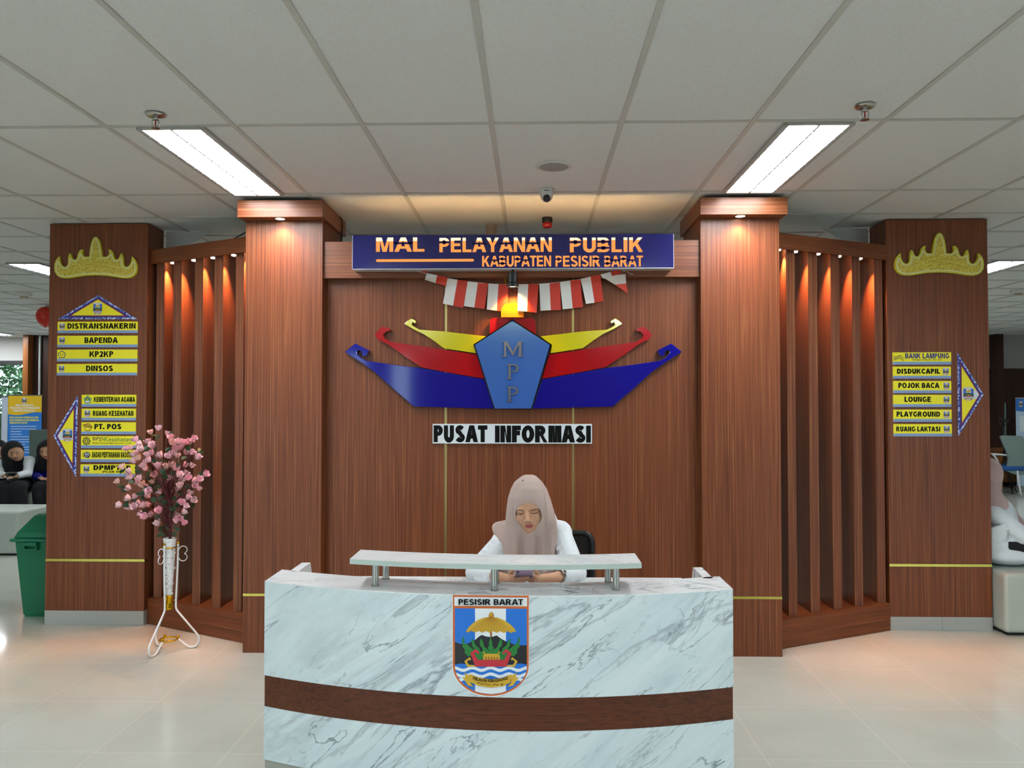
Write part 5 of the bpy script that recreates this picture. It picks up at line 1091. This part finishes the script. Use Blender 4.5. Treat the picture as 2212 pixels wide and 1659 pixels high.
def ottoman(x0, x1, y0, y1, h, label):
    o = MB().box(x0, x1, y0, y1, .02, h).build('ottoman', 'leather', loc=((x0+x1)/2, (y0+y1)/2, 0), bevel=.028, seg=4); tag(o, label, 'seat', 'cube seats')
    MB().box(x0+.03, x1-.03, y0+.03, y1-.03, 0, .022).build('foot', 'rubber', o); return o
ottoman(3.195, 3.80, 5.43, 6.02, .42, 'pale grey leather cube seat beside the right column')
ottoman(-6.35, -5.275, 8.015, 8.60, .457, 'wide pale leather seat block in the left background')
ottoman(-6.2, -5.83, 9.62, 10.1, .47, 'pale cube seat under the person at the far left edge')
ottoman(-6.75, -6.22, 9.60, 10.1, .46, 'pale cube seat at the picture\'s left edge')
ottoman(-5.82, -5.3, 9.70, 10.2, .46, 'pale cube seat under the person in the blue blouse')
# --- seated visitors
def A9(x, y, Y): return P(x*.12658, 900+y*.12658, Y)
def visitor(loc, label, hc, hr, facec, chest, waist, shl, shr, armL, armR, knees, feet, top, scarf, hand=True, low='cloth_black'):
    t = thing('person', loc, label, 'person'); V = Vector; parts = [('e', hc, (hr*.80, hr*.88, hr), (0, 0, 0)), ('e', facec, (hr*.62, hr*.5, hr*.72), (0, 0, 0)), ('c', V(facec)+V((0, -hr*.42, .0)), V(facec)+V((0, -hr*.52, -hr*.22)), hr*.09, hr*.13), ('c', hc, chest, .05, .06), ('c', chest, waist, .11, .11)]
    for sh, arm in ((shl, armL), (shr, armR)):
        el, wr = arm; parts += [('c', sh, el, .045, .037), ('c', el, wr, .034, .024)]
        d = (V(wr)-V(el)).normalized(); pm = V(wr)+d*.055; parts += [('c', wr, pm, .024, .022)]; sd = d.cross(V((0, 0, 1))).normalized()
        for k in range(4): f0 = pm+sd*(.024-.016*k); f1 = f0+d*.04+V((0, 0, .004)); parts += [('c', f0, f1, .0085, .008), ('c', f1, f1+d*.022+V((0, 0, -.014)), .008, .0065)]
        f0 = V(wr)+d*.02+sd*.026; parts += [('c', f0, f0+d*.03+sd*.016+V((0, 0, .012)), .0095, .008)]
    for kn, ft in zip(knees, feet): parts += [('c', waist, kn, .08, .06), ('c', kn, ft, .05, .036), ('c', ft, V(ft)+V((0, -.14, -.02)), .036, .028)]
    b = blob('body', parts, 'skin', t, .0055, 4)
    fl_ = V(facec)
    def lipf(p):
        q = p-fl_
        if q.y > -.1*hr: return 0, LIPC
        e = 1-(q.x/(hr*.25))**2-((q.z+.40*hr)/(hr*.085))**2; return .5+e*1.2, LIPC
    tint(b, lipf); sb = surf(b)
    for sx in (-1, 1):
        hair_line(sb, [PX(fl_+V((sx*hr*u, -hr*.5, hr*v))) for u, v in ((.13, .235), (.25, .275), (.38, .26), (.47, .21))], .0042, 'eyebrow', 'brow', t)
        hair_line(sb, [PX(fl_+V((sx*hr*u, -hr*.5, hr*v))) for u, v in ((.16, .08), (.26, .055), (.36, .06), (.43, .09))], .0040, 'eyelash', 'lash', t)
    sp = [('c', chest, waist, .135, .14), ('c', shl, shr, .07, .07)]
    for sh, (el, wr) in ((shl, armL), (shr, armR)): sp += [('c', sh, el, .062, .055), ('c', el, V(el).lerp(V(wr), .82), .052, .040)]
    blob('shirt', sp, top, t, .012, 4)
    blob('skirt', [c for kn, ft in zip(knees, feet) for c in (('c', waist, kn, .115, .085), ('c', kn, V(ft)+V((0, 0, .06)), .10, .085))], low, t, .016, 5)
    for ft in feet: blob('shoe', [('c', V(ft)+V((0, .02, -.035)), V(ft)+V((0, -.15, -.05)), .045, .034)], 'black', t, .01, 3)
    # scarf: shell around the head, open at the face, with a cape to the chest
    R_ = []; hv, cv = V(hc), V(chest)
    for i in range(52):
        u = i/51; rg = []
        if u < .55: k = u/.55; ctr = hv+V((0, .01, 0)); zz = math.cos(k*math.pi*.62); rr_ = math.sin(max(.02, k*math.pi*.62)); c = ctr+V((0, 0, hr*1.14*zz)); rx, ry = hr*.98*rr_, hr*1.12*rr_
        else:
            k = (u-.55)/.45; c = (hv+V((0, .01, hr*1.14*math.cos(math.pi*.62)))).lerp(cv+V((0, -.02, -.05)), k); rx = hr*.93+(.112-hr*.93)*k**1.4; ry = hr*1.06+(.150-hr*1.06)*k
        for j in range(84):
            a = 2*math.pi*j/84; f = 1+.05*(max(0, u-.5)*2)*math.sin(a*7+i*.05); rg.append((c.x+rx*f*math.cos(a), c.y-ry*f*math.sin(a), c.z))
        R_.append(rg)
    q = MB(); q.loft(R_, cap=False); keep = []
    for f in q.f:
        m_ = sum((q.v[i] for i in f), V((0, 0, 0)))/4-fl_
        if not (m_.y < hr*.1 and (m_.x/(hr*.60))**2+(m_.z/(hr*.74))**2 < 1): keep.append(f)
    par = list(range(len(q.v)))
    def find(i):
        while par[i] != i: par[i] = par[par[i]]; i = par[i]
        return i
    for f in keep:
        for i in f[1:]: par[find(i)] = find(f[0])
    cnt = {}
    for f in keep: cnt[find(f[0])] = cnt.get(find(f[0]), 0)+1
    big = max(cnt, key=cnt.get); keep = [f for f in keep if find(f[0]) == big]; us = sorted(set(i for f in keep for i in f)); rm = {i: k for k, i in enumerate(us)}; q.v = [q.v[i] for i in us]; keep = [tuple(rm[i] for i in f) for f in keep]
    q.f = keep; q.m = [0]*len(keep); h = q.build('headscarf', scarf, t, smooth=True, recalc=False); so = h.modifiers.new('cloth', 'SOLIDIFY'); so.thickness = .006; so.offset = 0; sm_ = h.modifiers.new('soften', 'SMOOTH'); sm_.factor = .5; sm_.iterations = 8
    return t
Y1 = 9.55
visitor((-6.05, 9.8, 0), 'seated person in black headscarf and white shirt holding a phone at the left edge', A9(205, 600, Y1), .118, A9(300, 640, Y1-.045), A9(280, 860, Y1+.16), A9(420, 1130, Y1+.30), A9(60, 800, Y1+.14), A9(505, 765, Y1+.14),
        (A9(-30, 980, Y1-.08), A9(70, 1010, Y1-.26)), (A9(470, 965, Y1-.06), A9(290, 1010, Y1-.24)), (A9(70, 1225, Y1-.30), A9(310, 1225, Y1-.28)), (A9(70, 1225, Y1-.30)+Vector((0, .04, -.38)), A9(310, 1225, Y1-.28)+Vector((0, .04, -.38))), 'shirt_white', 'hijab_black')
c = A9(165, 998, Y1-.30); ph = thing('mobile_phone', c, 'dark phone held by the person in white shirt at the left edge', 'phone')
q = MB(); q.obox(c, Vector((.075, 0, 0)), Vector((0, .036, .016)), Vector((0, -.001, .004))); q.build('case', 'black', ph, bevel=.004); q = MB(); q.obox(c+Vector((0, -.002, .0055)), Vector((.068, 0, 0)), Vector((0, .032, .0142)), Vector((0, 0, .0006))); q.build('screen', 'black_gloss', ph)
Y2 = 9.75
visitor((-5.55, 9.95, 0), 'seated person in black headscarf and blue blouse half hidden by the left column', A9(800, 570, Y2), .115, A9(805, 620, Y2-.06), A9(760, 850, Y2+.14), A9(780, 1150, Y2+.26), A9(640, 800, Y2+.12), A9(900, 800, Y2+.12),
        (A9(625, 1020, Y2+.0), A9(700, 1050, Y2-.16)), (A9(920, 1020, Y2-.0), A9(860, 1050, Y2-.16)), (A9(690, 1235, Y2-.28), A9(860, 1235, Y2-.28)), (A9(700, 1235, Y2-.28)+Vector((0, .03, -.38)), A9(860, 1235, Y2-.28)+Vector((0, .03, -.38))), 'blouse_blue', 'hijab_black')
Y3 = 9.9
visitor((-6.6, 10.0, 0), 'person in black headscarf cut off by the picture\'s left edge', A9(-60, 570, Y3), .118, A9(-50, 610, Y3-.06), A9(-60, 860, Y3+.12), A9(-60, 1130, Y3+.20), A9(-200, 800, Y3+.10), A9(70, 820, Y3+.10),
        (A9(-240, 1000, Y3), A9(-170, 1040, Y3-.18)), (A9(70, 1000, Y3+.06), A9(-30, 1030, Y3-.16)), (A9(-170, 1140, Y3-.26), A9(-20, 1140, Y3-.26)), (A9(-170, 1140, Y3-.26)+Vector((0, .03, -.42)), A9(-20, 1140, Y3-.26)+Vector((0, .03, -.42))), 'shirt_white', 'hijab_black')
# visitor on the right: seen from behind, bent forward beside the column
def R4(x, y, Y): return P(2112+x*.14472, 990+y*.14472, Y)
YR = 5.80; t = thing('person', (3.4, 5.75, .42), 'person in pink headscarf and white shirt bent over on the right cube seat', 'person')
hd = R4(150, 235, 5.95); shn = R4(235, 830, 5.74); shf_ = R4(330, 790, 6.0); ch_ = R4(270, 850, 5.86); pv = R4(380, 1400, 5.78); pv.z = .565; elb = R4(690, 1180, 5.66); wr = elb+Vector((.12, .18, .02))
kn1, kn2 = Vector((pv.x+.36, 5.62, .53)), Vector((pv.x+.36, 5.92, .53)); 
bp_ = [('e', hd, (.078, .09, .10), (.4, 0, 0)), ('c', hd, ch_, .05, .055), ('c', ch_, pv, .11, .11), ('c', shn, elb, .045, .038), ('c', elb, wr, .034, .025), ('c', shf_, elb+Vector((.1, .3, 0)), .045, .038), ('c', elb+Vector((.1, .3, 0)), wr+Vector((.08, .1, 0)), .034, .025)]
for e_, w_ in ((elb, wr), (elb+Vector((.1, .3, 0)), wr+Vector((.08, .1, 0)))):
    d = (w_-e_).normalized(); pm = w_+d*.05; bp_.append(('c', w_, pm, .025, .022)); sd = d.cross(Vector((0, 0, 1))).normalized()
    for k in range(4): f0 = pm+sd*(.024-.016*k); bp_ += [('c', f0, f0+d*.045, .009, .008), ('c', f0+d*.045, f0+d*.06+Vector((0, 0, -.02)), .008, .007)]
    bp_.append(('c', w_+d*.02+sd*.026, w_+d*.055+sd*.04, .010, .008))
for kn in (kn1, kn2): bp_ += [('c', pv, kn, .075, .055), ('c', kn, (kn.x+.02, kn.y, .10), .052, .038), ('c', (kn.x+.02, kn.y, .06), (kn.x+.18, kn.y, .045), .036, .028)]
tint(blob('body', bp_, 'skin', t, .009, 3), lambda p: (0, LIPC))
sp = [('c', ch_, pv+Vector((0, 0, .0)), .135, .135), ('c', shn, shf_, .07, .07), ('c', shn, elb, .072, .062), ('c', elb, elb.lerp(wr, .8), .058, .045), ('c', shf_, elb+Vector((.1, .3, 0)), .07, .06), ('e', pv+Vector((.0, 0, -.075)), (.21, .20, .075), (0, 0, 0))]
rdw = random.Random(9)
for k in range(7): y0 = 1000+70*k; sp.append(('c', R4(215, y0+60, 5.655), R4(430, y0-30*rdw.random(), 5.645), .018, .012))
blob('shirt', sp, 'shirt_white', t, .009, 5)
blob('trousers', [('c', pv+Vector((-.02, -.03, -.02)), kn1, .112, .085), ('c', pv+Vector((-.02, .03, -.02)), kn2, .112, .085), ('c', kn1, (kn1.x+.02, kn1.y, .12), .08, .07), ('c', kn2, (kn2.x+.02, kn2.y, .12), .08, .07)], 'cloth_black', t, .014, 5)
for kn in (kn1, kn2): blob('shoe', [('c', (kn.x+.0, kn.y, .05), (kn.x+.20, kn.y, .042), .048, .036)], 'black', t, .01, 3)
blob('headscarf', [('e', hd+Vector((0, 0, .0)), (.098, .115, .125), (.3, 0, 0)), ('c', R4(190, 330, 5.93), R4(200, 560, 5.84), .078, .070), ('c', R4(215, 560, 5.84), R4(310, 700, 5.80), .072, .068), ('c', R4(330, 700, 5.86), R4(520, 880, 5.92), .07, .045), ('c', R4(520, 880, 5.92), R4(690, 1040, 5.95), .045, .035), ('c', R4(150, 620, 5.82), R4(230, 730, 5.76), .08, .06)], 'hijab_pink', t, .009, 6)
# --- wood-clad far column with conduit, banners, chair
x0 = P(49, 800, 14.7).x; x1 = P(60, 800, 14.7).x; x2 = P(112, 800, 14.85).x
t = thing('far_column', (x1, 14.9, 0), 'tall wood-clad column by the far left window', 'column')
MB().box(x0, x1, 14.70, 15.25, 0, CZ-.002).build('lit_side', 'wood_orange', t); MB().box(x1, x2, 14.85, 15.25, 0, CZ-.002).build('panel', 'wood_far', t)  # lit side of the column painted as a strip of lighter wood
xx = P(84, 800, 14.8).x; tag(MB().lathe([(.020, 0), (.020, CZ-.003)], (xx, 14.825, 0), 10).build('conduit', 'pipe_grey', smooth=True, loc=(xx, 14.825, 0), angle=40), 'pale vertical conduit pipe on the far wood column', 'pipe')
def banner(pxs, Y, mats, label, lines, crest, wavy=True, band=.72):
    a = P(pxs[0], pxs[1], Y); b = P(pxs[2], pxs[1], Y); zt_ = a.z; zb_ = .10; W = b.x-a.x; H = zt_-zb_
    t = thing('roll_up_banner', ((a.x+b.x)/2, Y, 0), label, 'banner')
    q = MB(); q.box(a.x, b.x, Y, Y+.004, zb_, zt_); q.build('sheet', mats[0], t)
    if len(mats) > 1:
        pl = [(a.x, zt_), (a.x, zb_+H*band)]+[(a.x+W*k/12, zb_+H*(band-.012*math.sin(k/12*5.5)+.012*k/12)) for k in range(1, 13)]+[(b.x, zt_)]; q = MB(); q.flat(pl, lambda u, v: (u, Y-.0012, v)); q.build('heading_field', mats[1], t, recalc=False)
    MB().box(a.x-.01, b.x+.01, Y-.004, Y+.010, zt_, zt_+.018).build('top_rail', 'steel', t)
    MB().box(a.x-.01, b.x+.01, Y-.07, Y+.09, 0, .10).build('base', 'steel', t, bevel=.01); MB().tube([((a.x+b.x)/2, Y+.03, .1), ((a.x+b.x)/2, Y+.018, zt_)], .008, 6).build('pole', 'steel', t)
    for s, u0, u1, v0, v1, mt in lines:
        q = MB(); put_text(q, s, a.x+W*u0, a.x+W*u1, zb_+H*v0, zb_+H*v1, lambda u, v: (u, Y-.0022, v), 0, .2); q.build('lettering', mt, t, recalc=False)
    if crest: small_crest(t, ((a.x+b.x)/2 if crest[0] is None else a.x+W*crest[0], Y-.0022, zb_+H*crest[1]), crest[2])
    return t, a, b, zb_, zt_
base('banner_yellow', '#e0b41c', .4); base('banner_blue', '#2a74c8', .4); base('banner_pale', '#b9cfe4', .4); base('banner_white', '#c9cede', .5)
LN = [('DINAS TRANSMIGRASI,', .22, .76, .888, .908, 'ink_white'), ('TENAGA KERJA DAN PERINDUSTRIAN', .06, .94, .858, .880, 'ink_white'), ('KABUPATEN PESISIR BARAT', .16, .82, .828, .85, 'ink_white'), ('PERSYARATAN VERIFIKASI CPMI', .05, .90, .755, .775, 'sign_yellow'), ('DAN PENERBITAN REKOMENDASI', .05, .92, .726, .746, 'sign_yellow'), ('PEMBUATAN PASPOR', .05, .58, .697, .717, 'sign_yellow')]
tb, a, b, zb0, zt0 = banner((18, 855, 90.5), 13.4, ['banner_blue', 'banner_yellow'], 'yellow and blue roll-up banner behind the seated visitors on the left', LN, (.48, .945, .11), band=.80)
q = MB(); rdw = random.Random(2)
for k in range(16):
    z = zb0+(zt0-zb0)*(.665-.028*k); q.box(a.x+.05, a.x+.05+(b.x-a.x-.1)*rdw.uniform(.35, .95), 13.3975, 13.3985, z, z+.012)
for f in (): pass
q.build('text_lines', 'banner_pale', tb)
banner((4, 858, 17), 13.7, ['banner_white'], 'pale white roll-up banner partly behind the yellow and blue one', [], None)
tb, a, b, zb0, zt0 = banner((2194, 861, 2262), 14.2, ['banner_pale', 'banner_blue'], 'light blue roll-up banner at the right edge', [('PESISIR BARAT', .30, .92, .93, .95, 'ink_navy')], (.16, .935, .10), band=.86)
q = MB(); q.flat(rrect(a.x+.06, b.x-.06, zb0+.62*(zt0-zb0), zb0+.80*(zt0-zb0), .03), lambda u, v: (u, 14.197, v)); q.build('white_panel', 'sign_white', tb, recalc=False)
# tall grey chair back behind the visitors
def tallchair(px0, px1, py, Y, label):
    a = P(px0, py, Y); b = P(px1, py, Y); t = thing('lounge_chair', ((a.x+b.x)/2, Y-.25, 0), label, 'chair')
    q = MB(); R_ = []
    for k in range(10):
        u = k/9; z = .40+(a.z-.40)*u; w_ = .80+.20*u; cx = (a.x+b.x)/2; hw_ = (b.x-a.x)/2*w_; y = Y-.05+.06*u; th = .04-.015*u; R_.append([(cx-hw_, y, z), (cx+hw_, y, z), (cx+hw_, y+th, z), (cx-hw_, y+th, z)])
    q.loft(R_); q.build('backrest', 'chair_fabric', t, bevel=.02, seg=3, smooth=False)
    MB().box((a.x+b.x)/2-.24, (a.x+b.x)/2+.24, Y-.52, Y-.02, .38, .45).build('seat', 'chair_fabric', t, bevel=.03, seg=3)
    for sx in (-1, 1):
        for sy in (-.48, -.06): MB().tube([((a.x+b.x)/2+sx*.20, Y+sy, .39), ((a.x+b.x)/2+sx*.22, Y+sy, 0)], .012, 8).build('leg', 'pipe_grey', t)
tallchair(61, 140, 928, 10.9, 'tall grey-green upholstered chair behind the seated visitors')
# right background: armchair, desk, stand
def R3(x, y, Y): return P(2092+x*.12658, 840+y*.12658, Y)
Yc = 13.3; t = thing('visitor_chair', R3(640, 1700, Yc), 'grey-green visitor chair with blue seat in the right background', 'chair'); t.location.z = 0
prof = [(575, 815), (620, 950), (675, 1080), (695, 1200), (665, 1330), (648, 1400), (800, 1465), (1010, 1475), (1060, 1200), (1010, 900), (960, 810), (820, 800), (620, 797)]
q = MB(); q.prism([(lambda p: (p.x, p.z))(R3(*p, Yc)) for p in prof], lambda u, v: (u, Yc+.10*(v-.5), v), lambda u, v: (u, Yc+.05+.10*(v-.5), v)); q.build('backrest', 'chair_fabric', t, bevel=.015, seg=3)
a = R3(400, 1290, Yc); q = MB(); q.box(R3(395, 0, Yc).x, R3(700, 0, Yc).x+.25, Yc-.02, Yc+.45, .44, .52); q.build('seat', 'blue_fabric', t, bevel=.02)
q = MB(); q.tube([R3(690, 1135, Yc+.05), R3(460, 1115, Yc+.1), R3(385, 1105, Yc+.12), R3(440, 1140, Yc+.1), R3(500, 1230, Yc+.1), R3(510, 1290, Yc+.1)], .016, 8); q.build('armrest', 'pipe_grey', t, smooth=True)
for sx in (420, 830):
    p = R3(sx, 1400, Yc); MB().tube([(p.x, Yc, .46), (p.x+.03, Yc-.03, .10), (p.x+.05, Yc-.05, .016), (p.x+.05, Yc+.45, .016)], .016, 8).build('leg', 'pipe_grey', t, smooth=True)
xd = P(2150, 900, 14.6).x; t = thing('side_desk', (xd+.8, 14.7, 0), 'low orange-brown wooden desk against the dark wall on the right', 'desk')
MB().box(xd, xd+1.7, 14.45, 15.0, .70, .735).build('desktop', 'wood_orange', t); MB().box(xd+.02, xd+.06, 14.5, 14.98, 0, .70).build('side_panel', 'wood_orange', t); MB().box(xd+1.64, xd+1.68, 14.5, 14.98, 0, .70).build('side_panel', 'wood_orange', t); MB().box(xd+.06, xd+1.64, 14.9, 14.93, .10, .70).build('back_panel', 'wood_orange', t)
p0 = R3(520, 235, 15.2); p1 = R3(640, 780, 15.2); o = MB().box(p0.x, p1.x, 15.19, 15.238, p1.z, p0.z); base('mirror_strip', '#7fa3a4', .12, .7)
t = o.build('wall_mirror', 'mirror_strip', loc=((p0.x+p1.x)/2, 15.2, (p0.z+p1.z)/2)); tag(t, 'narrow upright pale mirror strip on the dark right wall', 'mirror')
p = R3(600, 560, 13.9); t = thing('camera_stand', (p.x, 13.9, 0), 'black tripod stand with a small device in the right background', 'stand')
MB().tube([(p.x, 13.9, .55), (p.x, 13.9, p.z-.03)], .016, 8).build('pole', 'black', t, smooth=True); MB().box(p.x-.06, p.x+.08, 13.86, 13.95, p.z-.02, p.z+.05).build('device', 'black_gloss', t, bevel=.01)
MB().tube([R3(540, 590, 13.9), R3(580, 640, 13.88), R3(640, 620, 13.9)], .012, 8).build('handle', 'black', t, smooth=True)
for k in range(3): a_ = k*2.1+.4; MB().tube([(p.x, 13.9, .58), (p.x+.30*math.cos(a_), 13.9+.30*math.sin(a_), .008)], .010, 6).build('leg', 'black', t)
# balloons hanging from the ceiling by the left column
for px, py, r_, Y, mt, lb in ((98, 683, .118, 10.2, 'balloon_red', 'red balloon hanging under the ceiling behind the left column'), (108, 645, .112, 10.3, 'balloon_white', 'white balloon hanging under the ceiling above the red one')):
    c = P(px, py, Y); t = thing('balloon', c, lb, 'balloon', 'hanging balloons')
    q = MB(); q.lathe([(.004, r_*1.06), (r_*.45, r_*.95), (r_*.80, r_*.62), (r_*.98, r_*.15), (r_*.95, -r_*.3), (r_*.72, -r_*.75), (r_*.35, -r_*1.08), (.010, -r_*1.2)], c, 24); q.build('skin', mt, t, smooth=True)
    q = MB(); q.lathe([(.010, -r_*1.19), (.018, -r_*1.26), (.004, -r_*1.27)], c, 10); q.build('knot', mt, t, smooth=True)
    MB().tube([(c.x, c.y, c.z+r_*1.05), (c.x, c.y, CZ-.002)], .002, 5).build('string', 'paper_white', t)
